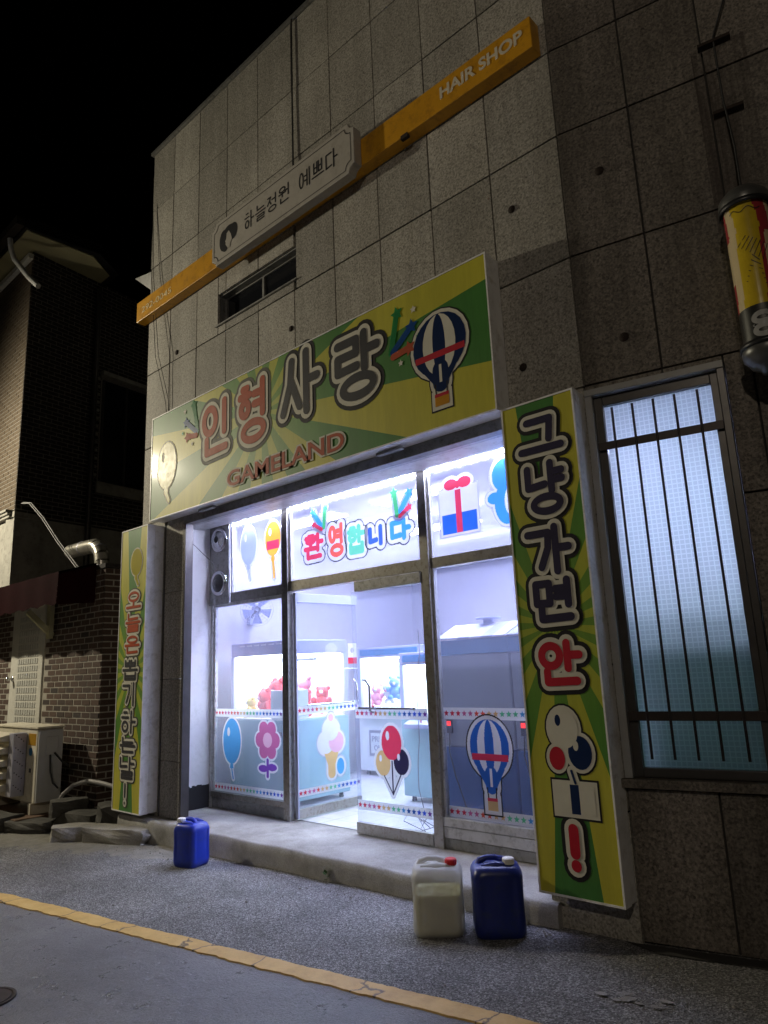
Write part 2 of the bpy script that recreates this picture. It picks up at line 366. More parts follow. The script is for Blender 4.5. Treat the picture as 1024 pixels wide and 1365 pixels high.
m2 = t.new('ShaderNodeMixShader'); m2.inputs[0].default_value = .04; t.l.new(mx.outputs[0], m2.inputs[1]); t.l.new(gs.outputs[0], m2.inputs[2])
t.l.new(m2.outputs[0], t.out.inputs[0]); M['frost'] = t.m

# ------------------------------------------------------------------ mesh helpers
class MB:
    def __init__(s): s.v = []; s.f = []; s.mi = []; s.sm = []; s.cur = 0; s.smooth = False
    def mat(s, i): s.cur = i; return s
    def add(s, vs, fs, smooth=None):
        o = len(s.v); s.v += [V(a) for a in vs]
        for f in fs: s.f.append(tuple(i + o for i in f)); s.mi.append(s.cur); s.sm.append(s.smooth if smooth is None else smooth)
        return s
    def obox(s, o, ax, ay, az):
        o, ax, ay, az = V(o), V(ax), V(ay), V(az)
        p = [o, o + ax, o + ax + ay, o + ay, o + az, o + ax + az, o + ax + ay + az, o + ay + az]
        fs = [(0, 3, 2, 1), (4, 5, 6, 7), (0, 1, 5, 4), (1, 2, 6, 5), (2, 3, 7, 6), (3, 0, 4, 7)]
        if ax.cross(ay).dot(az) < 0: fs = [tuple(reversed(f)) for f in fs]
        return s.add(p, fs, False)
    def box(s, x0, x1, y0, y1, z0, z1): return s.obox((x0, y0, z0), (x1 - x0, 0, 0), (0, y1 - y0, 0), (0, 0, z1 - z0))
    def tube(s, pts, r, n=8, caps=True):
        pts = [V(p) for p in pts]; rings = []; up = None
        rr = r if isinstance(r, (list, tuple)) else [r] * len(pts)
        for i, p in enumerate(pts):
            d = (pts[min(i + 1, len(pts) - 1)] - pts[max(i - 1, 0)]).normalized()
            if up is None: up = V((0, 0, 1)) if abs(d.z) < .9 else V((1, 0, 0))
            a = d.cross(up).normalized(); b = a.cross(d).normalized(); up = b
            rings.append([p + (a * math.cos(2 * math.pi * k / n) + b * math.sin(2 * math.pi * k / n)) * rr[i] for k in range(n)])
        vs = [q for ring in rings for q in ring]
        fs = [(i * n + k, i * n + (k + 1) % n, (i + 1) * n + (k + 1) % n, (i + 1) * n + k) for i in range(len(pts) - 1) for k in range(n)]
        s.add(vs, fs, True)
        if caps: s.add(rings[0], [tuple(reversed(range(n)))], False); s.add(rings[-1], [tuple(range(n))], False)
        return s
    def lathe(s, o, axis, prof, n=24, smooth=True):
        o = V(o); axis = V(axis).normalized(); a = axis.orthogonal().normalized(); b = axis.cross(a)
        vs = []
        for (h, r) in prof:
            for k in range(n):
                th = 2 * math.pi * k / n; vs.append(o + axis * h + (a * math.cos(th) + b * math.sin(th)) * r)
        fs = [(i * n + k, i * n + (k + 1) % n, (i + 1) * n + (k + 1) % n, (i + 1) * n + k) for i in range(len(prof) - 1) for k in range(n)]
        return s.add(vs, fs, smooth)
    def ball(s, c, r, n=12, m=8, sq=(1, 1, 1)):
        c = V(c); vs = [c + V((0, 0, -r * sq[2]))]
        for i in range(1, m):
            ph = -math.pi / 2 + math.pi * i / m
            for k in range(n):
                th = 2 * math.pi * k / n; vs.append(c + V((r * sq[0] * math.cos(ph) * math.cos(th), r * sq[1] * math.cos(ph) * math.sin(th), r * sq[2] * math.sin(ph))))
        vs.append(c + V((0, 0, r * sq[2]))); L = len(vs) - 1
        fs = [(0, 1 + (k + 1) % n, 1 + k) for k in range(n)]
        for i in range(m - 2):
            for k in range(n): fs.append((1 + i * n + k, 1 + i * n + (k + 1) % n, 1 + (i + 1) * n + (k + 1) % n, 1 + (i + 1) * n + k))
        fs += [(L, 1 + (m - 2) * n + k, 1 + (m - 2) * n + (k + 1) % n) for k in range(n)]
        return s.add(vs, fs, True)
    def poly(s, pts): return s.add(pts, [tuple(range(len(pts)))], False)
    def prism(s, pts, d):
        n = len(pts); d = V(d); q = [V(p) + d for p in pts]
        s.add(list(pts) + q, [tuple(reversed(range(n))), tuple(range(n, 2 * n))] + [(i, (i + 1) % n, n + (i + 1) % n, n + i) for i in range(n)], False)
        return s
    def build(s, name, mats, parent=None, bevel=0, label=None, kind=None, loc=None):
        me = bpy.data.meshes.new(name)
        off = V((0, 0, 0))
        if loc is not None: off = V(loc)
        elif parent is not None: off = wloc(parent)
        me.from_pydata([v - off for v in s.v], [], s.f)
        if not isinstance(mats, (list, tuple)): mats = [mats]
        for m in mats: me.materials.append(m)
        me.polygons.foreach_set('material_index', [min(i, len(mats) - 1) for i in s.mi]); me.polygons.foreach_set('use_smooth', s.sm); me.update()
        o = bpy.data.objects.new(name, me); col.objects.link(o)
        if parent is not None:
            o.parent = parent
            if loc is not None: o.location = V(loc) - wloc(parent)
        elif loc is not None: o.location = loc
        if bevel:
            b = o.modifiers.new('bevel', 'BEVEL'); b.width = bevel; b.segments = 2; b.limit_method = 'ANGLE'; b.angle_limit = rad(40)
        if label: o['label'] = label
        if kind: o['kind'] = kind
        return o
def wloc(o):
    p = V(o.location)
    while o.parent is not None: o = o.parent; p += V(o.location)
    return p
def tag(o, label, cat, group=None):
    o['label'] = label; o['category'] = cat
    if group: o['group'] = group
    return o
def thing(name, loc, label, cat, group=None):
    o = bpy.data.objects.new(name, None); col.objects.link(o); o.location = loc; o.empty_display_size = .2
    return tag(o, label, cat, group)
def struct(o): o['kind'] = 'structure'; return o
def copy_part(src, parent, loc):
    o = src.copy(); col.objects.link(o); o.parent = parent; o.location = loc; return o

# wall planes -------------------------------------------------------
WY = 4.3
C0 = V((-2.03, 4.3, 0)); WA = rad(12.27)
T2 = V((math.cos(WA), math.sin(WA), 0)); N2 = V((math.sin(WA), -math.cos(WA), 0))   # N2 points to the street
def w2(u, off, z): return C0 + T2 * u + N2 * off + V((0, 0, z))
def gz(x): return max(-.12, min(.1, .016 * (x + 4.6)))

# ------------------------------------------------------------------ flat lettering / stickers: stroke pen
class Pen:
    """draws flat vinyl shapes on a plane; (a,b) plane axes, layers stand a little proud of each other"""
    def __init__(s, fn): s.fn = fn; s.mb = MB(); s.k = 0; s.h = 0
    def layer(s, h, mi): s.h = h; s.mb.mat(mi); return s
    def P(s, x, y): return s.fn(x, y, s.h + s.k * 2.5e-5)
    def disc(s, x, y, rx, ry=None, n=22, rot=0):
        ry = rx if ry is None else ry; c, sn = math.cos(rot), math.sin(rot)
        pts = []
        for i in range(n):
            a = 2 * math.pi * i / n; px, py = rx * math.cos(a), ry * math.sin(a)
            pts.append(s.P(x + px * c - py * sn, y + px * sn + py * c))
        s.mb.poly(pts); s.k += 1; return s
    def cap(s, p, q, r, n=8):
        a = math.atan2(q[1] - p[1], q[0] - p[0]); pts = []
        for i in range(n + 1):
            t = a + math.pi / 2 + math.pi * i / n; pts.append(s.P(p[0] + r * math.cos(t), p[1] + r * math.sin(t)))
        for i in range(n + 1):
            t = a - math.pi / 2 + math.pi * i / n; pts.append(s.P(q[0] + r * math.cos(t), q[1] + r * math.sin(t)))
        s.mb.poly(pts); s.k += 1; return s
    def line(s, pts, r):
        for p, q in zip(pts, pts[1:]): s.cap(p, q, r)
        return s
    def ring(s, x, y, rx, ry, r, n=26):
        pts = []
        for i in range(n):
            a = 2 * math.pi * i / n
            for sg in (1, -1): pts.append(s.P(x + (rx + sg * r) * math.cos(a), y + (ry + sg * r) * math.sin(a)))
        s.mb.add(pts, [(2 * i, 2 * ((i + 1) % n), 2 * ((i + 1) % n) + 1, 2 * i + 1) for i in range(n)], False); s.k += 1; return s
    def star(s, x, y, r, rot=0, k=.45):
        pts = []
        for i in range(10):
            a = rot + math.pi / 2 + math.pi * i / 5; q = r if i % 2 == 0 else r * k
            pts.append((x + q * math.cos(a), y + q * math.sin(a)))
        for i in range(0, 10, 2):   # five kites: stays a clean fill
            s.mb.poly([s.P(x, y), s.P(*pts[i - 1]), s.P(*pts[i]), s.P(*pts[i + 1])])
        s.k += 1; return s
    def shape(s, pts): s.mb.poly([s.P(*p) for p in pts]); s.k += 1; return s

class Ras(Pen):
    """same drawing calls, but the print becomes ONE flat sheet: every spot keeps only its topmost colour"""
    def __init__(s, fn, cell=.004): Pen.__init__(s, fn); s.ops = []; s.mi = 0; s.cell = cell; s.tf = (0, 0, 1); s.mb = s; s.final = MB()
    def mat(s, i): s.mi = i; return s
    def layer(s, h, mi): s.h = h; s.mi = mi; return s
    def op(s, test, bb):
        cx, cy, k = s.tf; s.ops.append((s.h, len(s.ops), lambda X, Y: test((X - cx) / k, (Y - cy) / k), s.mi, (bb[0] * k + cx, bb[1] * k + cx, bb[2] * k + cy, bb[3] * k + cy))); return s
    def disc(s, x, y, rx, ry=None, n=22, rot=0):
        ry = rx if ry is None else ry; return s.op(lambda X, Y: ((X - x) / rx) ** 2 + ((Y - y) / ry) ** 2 < 1, (x - rx, x + rx, y - ry, y + ry))
    def cap(s, p, q, r, n=8):
        dx, dy = q[0] - p[0], q[1] - p[1]; L = dx * dx + dy * dy + 1e-12
        def t(X, Y):
            k = np.clip(((X - p[0]) * dx + (Y - p[1]) * dy) / L, 0, 1); return (X - p[0] - k * dx) ** 2 + (Y - p[1] - k * dy) ** 2 < r * r
        return s.op(t, (min(p[0], q[0]) - r, max(p[0], q[0]) + r, min(p[1], q[1]) - r, max(p[1], q[1]) + r))
    def ring(s, x, y, rx, ry, r, n=26):
        return s.op(lambda X, Y: (((X - x) / (rx + r)) ** 2 + ((Y - y) / (ry + r)) ** 2 < 1) & (((X - x) / max(rx - r, 1e-4)) ** 2 + ((Y - y) / max(ry - r, 1e-4)) ** 2 > 1), (x - rx - r, x + rx + r, y - ry - r, y + ry + r))
    def shape(s, pts):
        pts = [tuple(p) for p in pts]
        def t(X, Y):
            ins = np.zeros(X.shape, bool)
            for (xa, ya), (xb, yb) in zip(pts, pts[1:] + pts[:1]):
                if ya == yb: continue
                c = ((ya > Y) != (yb > Y)) & (X < (xb - xa) * (Y - ya) / (yb - ya) + xa); ins ^= c
            return ins
        xs = [p[0] for p in pts]; ys = [p[1] for p in pts]; return s.op(t, (min(xs), max(xs), min(ys), max(ys)))
    def star(s, x, y, r, rot=0, k=.45):
        return s.shape([(x + (r if i % 2 == 0 else r * k) * math.cos(rot + math.pi / 2 + math.pi * i / 5), y + (r if i % 2 == 0 else r * k) * math.sin(rot + math.pi / 2 + math.pi * i / 5)) for i in range(10)])
    def build(s, name, mats, parent=None, **kw):
        c = s.cell; x0 = min(o[4][0] for o in s.ops); x1 = max(o[4][1] for o in s.ops); y0 = min(o[4][2] for o in s.ops); y1 = max(o[4][3] for o in s.ops)
        nx, ny = int((x1 - x0) / c) + 1, int((y1 - y0) / c) + 1
        X, Y = np.meshgrid(x0 + (np.arange(nx) + .5) * c, y0 + (np.arange(ny) + .5) * c); A_ = np.full(X.shape, -1)
        for h, k, t, mi, bb in sorted(s.ops, key=lambda o: (o[0], o[1])): A_[t(X, Y)] = mi
        f = s.final; hh = .0006 + (Ras.n % 9) * .0002; Ras.n += 1
        for j in range(ny):
            i = 0; row = A_[j]
            while i < nx:
                m_ = row[i]; k = i
                while k < nx and row[k] == m_: k += 1
                if m_ >= 0:
                    f.mat(int(m_)); xa, xb, ya, yb = x0 + i * c, x0 + k * c, y0 + j * c, y0 + (j + 1) * c
                    f.add([s.fn(xa, ya, hh), s.fn(xb, ya, hh), s.fn(xb, yb, hh), s.fn(xa, yb, hh)], [(0, 1, 2, 3)], False)
                i = k
        return f.build(name, mats, parent, **kw)
Ras.n = 0
ON_GLASS = []
CONS = {
 'ㄱ': [[(0, .95), (.95, .95), (.9, .55), (.55, .05)]], 'ㄱf': [[(0, 1), (1, 1), (1, 0)]], 'ㄱt': [[(.05, 1), (.9, 1), (.82, .05)]],
 'ㄴ': [[(0, 1), (0, .12), (1, .2)]], 'ㄷ': [[(1, .95), (0, .95), (0, .05), (1, .1)]],
 'ㄹ': [[(0, 1), (1, 1), (1, .52), (0, .52), (0, 0), (1, .04)]], 'ㅁ': [[(0, 1), (1, 1), (1, 0), (0, 0), (0, 1)]],
 'ㅂ': [[(0, 1), (0, 0), (1, 0), (1, 1)], [(0, .5), (1, .5)]],
 'ㅃ': [[(0, 1), (0, 0), (.4, 0), (.4, 1)], [(0, .5), (.4, .5)], [(.6, 1), (.6, 0), (1, 0), (1, 1)], [(.6, .5), (1, .5)]],
 'ㅅ': [[(.55, 1), (.45, .55), (0, 0)], [(.5, .6), (1, .05)]],
 'ㅇ': ['O', (.5, .5, .5, .5)],
 'ㅈ': [[(.05, .95), (.95, .95), (.55, .55), (0, 0)], [(.55, .52), (1, 0)]],
 'ㅎ': [[(.3, 1.02), (.75, 1.02)], [(0, .74), (1, .74)], 'O', (.5, .24, .4, .26)],
}
VOW = {
 'ㅏ': [[(.2, 1.04), (.2, -.04)], [(.2, .52), (1, .52)]], 'ㅑ': [[(.2, 1.04), (.2, -.04)], [(.2, .68), (1, .68)], [(.2, .36), (1, .36)]],
 'ㅓ': [[(.85, 1.04), (.85, -.04)], [(0, .5), (.85, .5)]], 'ㅕ': [[(.85, 1.04), (.85, -.04)], [(0, .68), (.85, .68)], [(0, .34), (.85, .34)]],
 'ㅣ': [[(.5, 1.04), (.5, -.04)]], 'ㅖ': [[(.5, 1), (.5, 0)], [(0, .66), (.5, .66)], [(0, .36), (.5, .36)], [(1, 1.05), (1, -.05)]],
 'ㅡ': [[(0, .5), (1, .5)]], 'ㅗ': [[(0, .12), (1, .12)], [(.5, .12), (.5, .85)]], 'ㅜ': [[(0, .8), (1, .8)], [(.5, .8), (.5, 0)]],
}
L1 = 'ㄱㄲㄴㄷㄸㄹㅁㅂㅃㅅㅆㅇㅈㅉㅊㅋㅌㅍㅎ'; L2 = 'ㅏㅐㅑㅒㅓㅔㅕㅖㅗㅘㅙㅚㅛㅜㅝㅞㅟㅠㅡㅢㅣ'
L3 = ['', 'ㄱ', 'ㄲ', 'ㄳ', 'ㄴ', 'ㄵ', 'ㄶ', 'ㄷ', 'ㄹ', 'ㄺ', 'ㄻ', 'ㄼ', 'ㄽ', 'ㄾ', 'ㄿ', 'ㅀ', 'ㅁ', 'ㅂ', 'ㅄ', 'ㅅ', 'ㅆ', 'ㅇ', 'ㅈ', 'ㅊ', 'ㅋ', 'ㅌ', 'ㅍ', 'ㅎ']
def place(js, b):
    x0, x1, y0, y1 = b; out = []; i = 0
    while i < len(js):
        j = js[i]
        if j == 'O':
            cx, cy, rx, ry = js[i + 1]; out.append(('O', x0 + cx * (x1 - x0), y0 + cy * (y1 - y0), rx * (x1 - x0), ry * (y1 - y0))); i += 2
        else: out.append([(x0 + px * (x1 - x0), y0 + py * (y1 - y0)) for px, py in j]); i += 1
    return out
def glyph(ch):
    """strokes of a Hangul syllable (or '!') in the unit square"""
    if ch == '!': return [[(.5, 1), (.5, .36)], [(.5, .02), (.5, .03)]]
    k = ord(ch) - 0xAC00; a, b, c = L1[k // 588], L2[(k % 588) // 28], L3[k % 28]
    lo = .4 if c else 0
    if c in ('ㅇ', 'ㄹ', 'ㅂ'): lo = .44
    out = []
    if b in 'ㅏㅑㅓㅕㅣㅖ':
        xr = .56 if b not in 'ㅕㅖㅓ' else .44
        key = a
        out += place(CONS[key], (0.02, xr - .06 if a != 'ㄱ' else xr, lo + .04, .97))
        vx = {'ㅏ': (.62, 1), 'ㅑ': (.62, 1), 'ㅓ': (.5, .92), 'ㅕ': (.55, .92), 'ㅣ': (.72, .96), 'ㅖ': (.52, .97)}[b]
        out += place(VOW[b], (*vx, lo, 1))
    elif b in 'ㅗㅜㅡ':
        my = lo + (1 - lo) * (.42 if b != 'ㅡ' else .3)
        out += place(CONS['ㄱt' if a == 'ㄱ' else a], (.14, .86, my + .05, 1))
        out += place(VOW[b], (-.02, 1.02, lo + (.02 if b != 'ㅡ' else -.03), my if b != 'ㅡ' else my - .02))
    else:
        my = lo + (1 - lo) * .42
        out += place(CONS[a], (.02, .6, my + .06, 1))
        p, q = {'ㅘ': ('ㅗ', 'ㅏ'), 'ㅝ': ('ㅜ', 'ㅓ')}[b]
        out += place(VOW[p], (-.02, .64, lo, my)); out += place(VOW[q], (.68, 1.0, lo - .04, 1.02) if q == 'ㅏ' else (.6, .98, lo - .04, 1.02))
    if c: out += place(CONS['ㄱf' if c == 'ㄱ' else c], (.14, .9, -.02, .3))
    return out
def draw_glyph(pen, ch, box, r, layers):
    x0, x1, y0, y1 = box; st = glyph(ch)
    for (h, extra, mi) in layers:
        pen.layer(h, mi); rr = r + extra
        for g in st:
            if g[0] == 'O':
                _, cx, cy, rx, ry = g; cx, cy, rx, ry = x0 + cx * (x1 - x0), y0 + cy * (y1 - y0), rx * (x1 - x0), ry * (y1 - y0)
                if rr >= min(rx, ry) * .96: pen.disc(cx, cy, rx + rr, ry + rr, 26)
                else: pen.ring(cx, cy, rx, ry, rr)
            else: pen.line([(x0 + a * (x1 - x0), y0 + b * (y1 - y0)) for a, b in g], rr)
def letter(parent, fn, ch, box, r, layers, mats):
    if fn in ON_GLASS: p = Ras(fn, .0035)
    else: p = Pen(fn); p.k = letter.k % 7 * 3; letter.k += 1
    draw_glyph(p, ch, box, r, layers); return p.mb.build('letter', mats, parent)
letter.k = 0
def text(parent, s, size, loc, xdir, mat, bold=0, thick=.002, name='lettering', up=(0, 0, 1), width=None):
    c = bpy.data.curves.new(name, 'FONT'); c.body = s; c.size = size; c.extrude = thick
    o = bpy.data.objects.new(name, c); col.objects.link(o); bpy.context.view_layer.update(); nat = o.dimensions.x; c.offset = bold; bpy.context.view_layer.update()
    me = bpy.data.meshes.new_from_object(o.evaluated_get(bpy.context.evaluated_depsgraph_get()))
    bpy.data.objects.remove(o)
    sx = 1
    if width:
        sx = width / nat
    X = V(xdir).normalized(); Z = V(up); Y = X.cross(Z).normalized()   # Y points away from reader
    off = V(loc) - wloc(parent)
    for v in me.vertices: v.co = off + X * (v.co.x * sx) + Z * v.co.y - Y * v.co.z
    me.materials.clear(); me.materials.append(mat)
    for p in me.polygons: p.material_index = 0
    n = bpy.data.objects.new(name, me); col.objects.link(n); n.parent = parent; return n

# ================================================================== GROUND
g = MB(); xs = [-120, -40, -12.1, -10, -8, -6, -4.6, -3, -1, 1.65, 40, 120]; ys = [-120, -20, 0, 2, 4.0, 4.6, 6, 20, 120]
g.add([(x, y, gz(x)) for y in ys for x in xs], [(j * len(xs) + i, j * len(xs) + i + 1, (j + 1) * len(xs) + i + 1, (j + 1) * len(xs) + i) for j in range(len(ys) - 1) for i in range(len(xs) - 1)], False)
struct(g.build('ground', M['asphalt']))
def gi(px, py):   # (metres on the street) straight edges of the yellow line
    return px, py
LI = lambda x: 2.465 + .141 * (x + 6.72)      # inner edge of the painted strip
LO = lambda x: 2.325 + .141 * (x + 6.72)
r_ = MB(); xs2 = [-60, -30, -12.1, -9, -6, -4.6, -3, 0, 1.65, 4, 30, 60]; rows = []
for x in xs2: rows += [(x, -7.0 + .141 * (x + 6.72), gz(x) + .004), (x, LO(x) + .02, gz(x) + .004)]
r_.add(rows, [(2 * i, 2 * i + 2, 2 * i + 3, 2 * i + 1) for i in range(len(xs2) - 1)], False)
struct(r_.build('road', M['road']))
# painted strip: worn slabs with cracks between them, ragged edges
ym = MB(); n = 900; tp = []; bt = []; ra = rb = 0
for i in range(n + 1):
    xx = -16 + 18 * i / n; ra = ra * .8 + random.uniform(-.005, .005); rb = rb * .75 + random.uniform(-.006, .006)
    chip = .02 * max(0, math.sin(xx * 5.3) * math.sin(xx * 13.7) - .6)
    tp.append((xx, LI(xx) + ra, gz(xx) + .012)); bt.append((xx, LO(xx) + rb + chip, gz(xx) + .012))
for A_, B_ in ((bt, tp), ([(a, b - .004, c - .012) for a, b, c in bt], bt), (tp, [(a, b + .004, c - .012) for a, b, c in tp])):
    ym.add(A_ + B_, [(i, i + 1, n + 2 + i, n + 1 + i) for i in range(n)], False)
struct(ym.build('road_marking', M['yellow']))
# flat dark strip standing in for the shade along the right wall's foot
dr = MB()
a, b = w2(.45, .015, 0), w2(6, .015, 0); c_, d_ = w2(6, .13, 0), w2(.1, .13, 0)
a = w2(-.1, .015, 0)
for p in (a, b, c_, d_): p.z = gz(p.x) + .008
dr.poly([d_, c_, b, a]); struct(dr.build('foot_shade_strip', M['joint']))
mh = thing('manhole_cover', (-4.52, 1.7, gz(-4.5) + .004), 'round dark iron manhole cover in the road at the bottom left corner', 'manhole')
m_ = MB(); m_.lathe((-4.53, 1.63, gz(-4.5) + .004), (0, 0, 1), [(0, .14), (.012, .14), (.012, .125), (.006, .12), (.006, .115), (.012, .115), (.012, .06), (.006, .055), (.006, .001)], 32, False)
m_.build('iron_disc', M['rust'], mh)
pt = MB()   # splash of pale paint on the asphalt
for i_ in range(16):
    px, py = -1.8 + random.gauss(0, .09), 3.6 + random.gauss(0, .03); r0 = random.uniform(.006, .022); n = 12
    pt.poly([(px + r0 * 1.6 * random.uniform(.7, 1.2) * math.cos(6.283 * i / n), py + r0 * random.uniform(.7, 1.2) * math.sin(6.283 * i / n), gz(px) + .006 + .0004 * len(pt.f)) for i in range(n)])
struct(pt.build('paint_stain', M['concrete']))

gv = MB()
for i in range(420):
    if i < 240: x = random.uniform(-7.6, -1.2); y = 4.13 + .02 * (x + 6) - abs(random.gauss(0, .16))
    else: x = random.uniform(-8.5, -.8); y = random.uniform(LI(x) + .1, 4.0)
    r0 = random.uniform(.003, .009) * (1.5 if random.random() < .08 else 1); z = gz(x) + r0 * .4
    R_ = Matrix.Rotation(random.uniform(0, 6.28), 3, 'Z') @ Matrix.Rotation(random.uniform(-.6, .6), 3, 'X')
    ps = [V((x, y, z)) + R_ @ V((a * r0 * random.uniform(.7, 1.4), b_ * r0 * random.uniform(.6, 1.2), c * r0 * .8)) for a, b_, c in ((1, 0, 0), (-1, 0, 0), (0, 1, 0), (0, -1, 0), (0, 0, 1), (0, 0, -1))]
    gv.add(ps, [(0, 2, 4), (2, 1, 4), (1, 3, 4), (3, 0, 4), (2, 0, 5), (1, 2, 5), (3, 1, 5), (0, 3, 5)], False)
go_ = gv.build('grit', M['rock'], kind='stuff'); tag(go_, 'loose grit and small stones scattered over the asphalt by the step', 'gravel')

# ================================================================== BUILDING
bld = thing('shop_building', (-5, 4.3, 0), 'two storey building clad in square granite panels, dark at night, with the lit shop', 'building')
ROWS = [.0, .76, 1.63, 2.6, 3.49, 4.475, 5.48, 6.22, 7.01, 7.885, 8.78]
def subtract(rects, o):
    out = []
    for (a, b, c, d) in rects:
        x0, x1, z0, z1 = o
        if b <= x0 or a >= x1 or d <= z0 or c >= z1: out.append((a, b, c, d)); continue
        if a < x0: out.append((a, x0, c, d))
        if b > x1: out.append((x1, b, c, d))
        aa, bb = max(a, x0), min(b, x1)
        if c < z0: out.append((aa, bb, c, z0))
        if d > z1: out.append((aa, bb, z1, d))
    return out
XS = [-7.99] + [-2.03 - .602 * k for k in range(9, -1, -1)]
OP1 = [(-6.4, -5.01, 5.59, 5.98), (-7.42, -2.62, 0, 3.46)]
npan = 0
for i in range(len(XS) - 1):
    for j in range(len(ROWS) - 1):
        rs = [(XS[i], XS[i + 1], ROWS[j], ROWS[j + 1])]
        for o in OP1: rs = subtract(rs, o)
        for (a, b, c, d) in rs:
            if b - a < .03 or d - c < .03: continue
            q = .006; e = random.uniform(-.003, .003)
            m = MB(); m.box(a + q, b - q, WY + e, WY + .03 + e, c + q * 1.1, d - q * 1.1)
            m.build('granite_panel', M['granite'], bld, .0025)
US = [.0, .51, 1.02, 1.53, 2.04, 2.55, 3.06, 3.57, 4.08]
OP2 = [(-.01, .865, .92, 3.45)]
ROWS2 = [.05, .9, 1.63, 2.6, 3.49, 4.475, 5.48, 6.22, 7.01, 7.885, 8.78]
for i in range(len(US) - 1):
    for j in range(len(ROWS2) - 1):
        rs = [(US[i], US[i + 1], ROWS2[j], ROWS2[j + 1])]
        for o in OP2: rs = subtract(rs, o)
        for (a, b, c, d) in rs:
            if b - a < .03 or d - c < .03: continue
            q = .006; e = random.uniform(-.003, .003)
            m = MB(); m.obox(w2(a + q, e, c + q * 1.1), T2 * (b - a - 2 * q), -N2 * .03, V((0, 0, d - c - 2.2 * q)))
            m.build('granite_panel', M['granite_shaded'], bld, .0025)
# backing walls (with the openings left free)
k = MB()
def back1(x0, x1, z0, z1): k.box(x0, x1, WY + .035, WY + .2, z0, z1)
back1(-7.98, -2.04, 5.98, 8.75); back1(-7.98, -6.4, 3.46, 5.98); back1(-5.01, -2.04, 3.46, 5.98); back1(-6.4, -5.01, 3.46, 5.59)
back1(-7.98, -7.42, 0, 3.46); back1(-2.62, -2.04, 0, 3.46)
def back2(u0, u1, z0, z1): k.obox(w2(u0, -.035, z0), T2 * (u1 - u0), -N2 * .165, V((0, 0, z1 - z0)))
back2(0.0, 4.06, 3.45, 8.75); back2(0.0, 4.06, 0, .92); back2(.865, 4.06, .92, 3.45)
k.box(-7.98, -7.8, WY + .2, 12, 0, 8.75); k.box(-7.8, 2.2, 11.8, 12, 0, 8.75); k.box(1.9, 2.1, 5.3, 11.8, 0, 8.75)
k.add([(-7.98, 4.4, 8.7), (-2.04, 4.4, 8.7), (2.05, 5.3, 8.7), (2.05, 12, 8.7), (-7.98, 12, 8.7)], [(0, 1, 2, 3, 4)], False)
k.build('backing_wall', M['joint'], bld)
c_ = MB(); c_.box(-8.03, -2.0, WY - .03, WY + .22, 8.785, 8.83); c_.build('coping', M['steel_dark'], bld)
c_ = MB(); c_.obox(w2(.02, .03, 8.785), T2 * 4.05, -N2 * .25, V((0, 0, .045))); c_.build('coping', M['steel_dark'], bld)
# pillar strip and recess side wall
m = MB()
for z0, z1 in ((.185, .76), (.766, 1.63), (1.636, 2.6), (2.606, 3.4)):
    m = MB(); m.box(-7.415, -7.035, WY - .004, WY + .1, z0, z1); m.build('granite_panel', M['granite'], bld, .003)
m = MB(); m.box(-7.03, -7.0, WY + .0, WY + .1, .185, 3.4); m.build('shutter_guide', M['frame_dark'], bld, .003)
m = MB(); m.box(-7.44, -7.42, WY - .012, WY + .1, .185, 3.4); m.build('shutter_guide', M['frame_dark'], bld, .003)
m = MB(); m.box(-7.46, -7.4, WY + .2, 5.0, .42, 3.45); m.build('side_wall', M['whitewall'], bld)
m = MB(); n = 16
for i in range(n):
    y0 = WY + .2 + .5 * i / n; y1 = WY + .2 + .5 * (i + 1) / n
    m.box(-7.46, -7.394, y0, y1, .185, .43 + random.uniform(-.008, .012))
m.build('black_skirting', M['blackbase'], bld)
m = MB(); m.box(-2.64, -2.6, WY + .2, 5.0, .18, 3.45); m.build('side_wall', M['whitewall'], bld)
# anchor holes in the panels
for (x, z) in ((-2.46, 5.08), (-5.1, 5.07), (-2.48, 3.78), (-7.28, 5.57)):
    m = MB(); m.lathe((x, WY - .003, z), (0, -1, 0), [(.0, .032), (.006, .028), (.012, .016), (.012, .001)], 12); m.build('anchor_bolt', M['rust'], bld)
for (u, z) in ((.27, 5.06), (.3, 3.77)):
    m = MB(); m.lathe(w2(u, .003, z), N2, [(.0, .034), (.006, .03), (.012, .018), (.012, .001)], 12); m.build('anchor_bolt', M['rust'], bld)
for (u0, u1, z) in ((1.0, 1.2, 5.66), (1.03, 1.21, 5.12)):
    m = MB(); m.obox(w2(u0, .0, z), T2 * (u1 - u0), N2 * .05, V((0, 0, .022))); m.build('iron_bracket', M['rust'], bld)
# small upper window
uw = MB()
for (a, b, c, d) in ((-6.4, -5.01, 5.59, 5.625), (-6.4, -5.01, 5.945, 5.98), (-6.4, -6.365, 5.625, 5.945), (-5.045, -5.01, 5.625, 5.945), (-5.7, -5.67, 5.625, 5.945)): uw.box(a, b, WY + .1, WY + .15, c, d)
uw_o = uw.build('upper_window', M['steel_dark'], bld)
m = MB(); m.box(-6.365, -5.045, WY + .12, WY + .126, 5.625, 5.945); m.build('pane', M['glass_dark'], uw_o)
m = MB(); m.box(-6.43, -4.98, WY - .025, WY + .1, 5.575, 5.59); m.build('sill', M['steel_dark'], uw_o)
m = MB(); m.box(-6.4, -6.385, WY + .03, WY + .1, 5.59, 5.98); m.box(-5.025, -5.01, WY + .03, WY + .1, 5.59, 5.98); m.box(-6.385, -5.025, WY + .03, WY + .1, 5.965, 5.98); m.build('reveal', M['steel_dark'], uw_o)

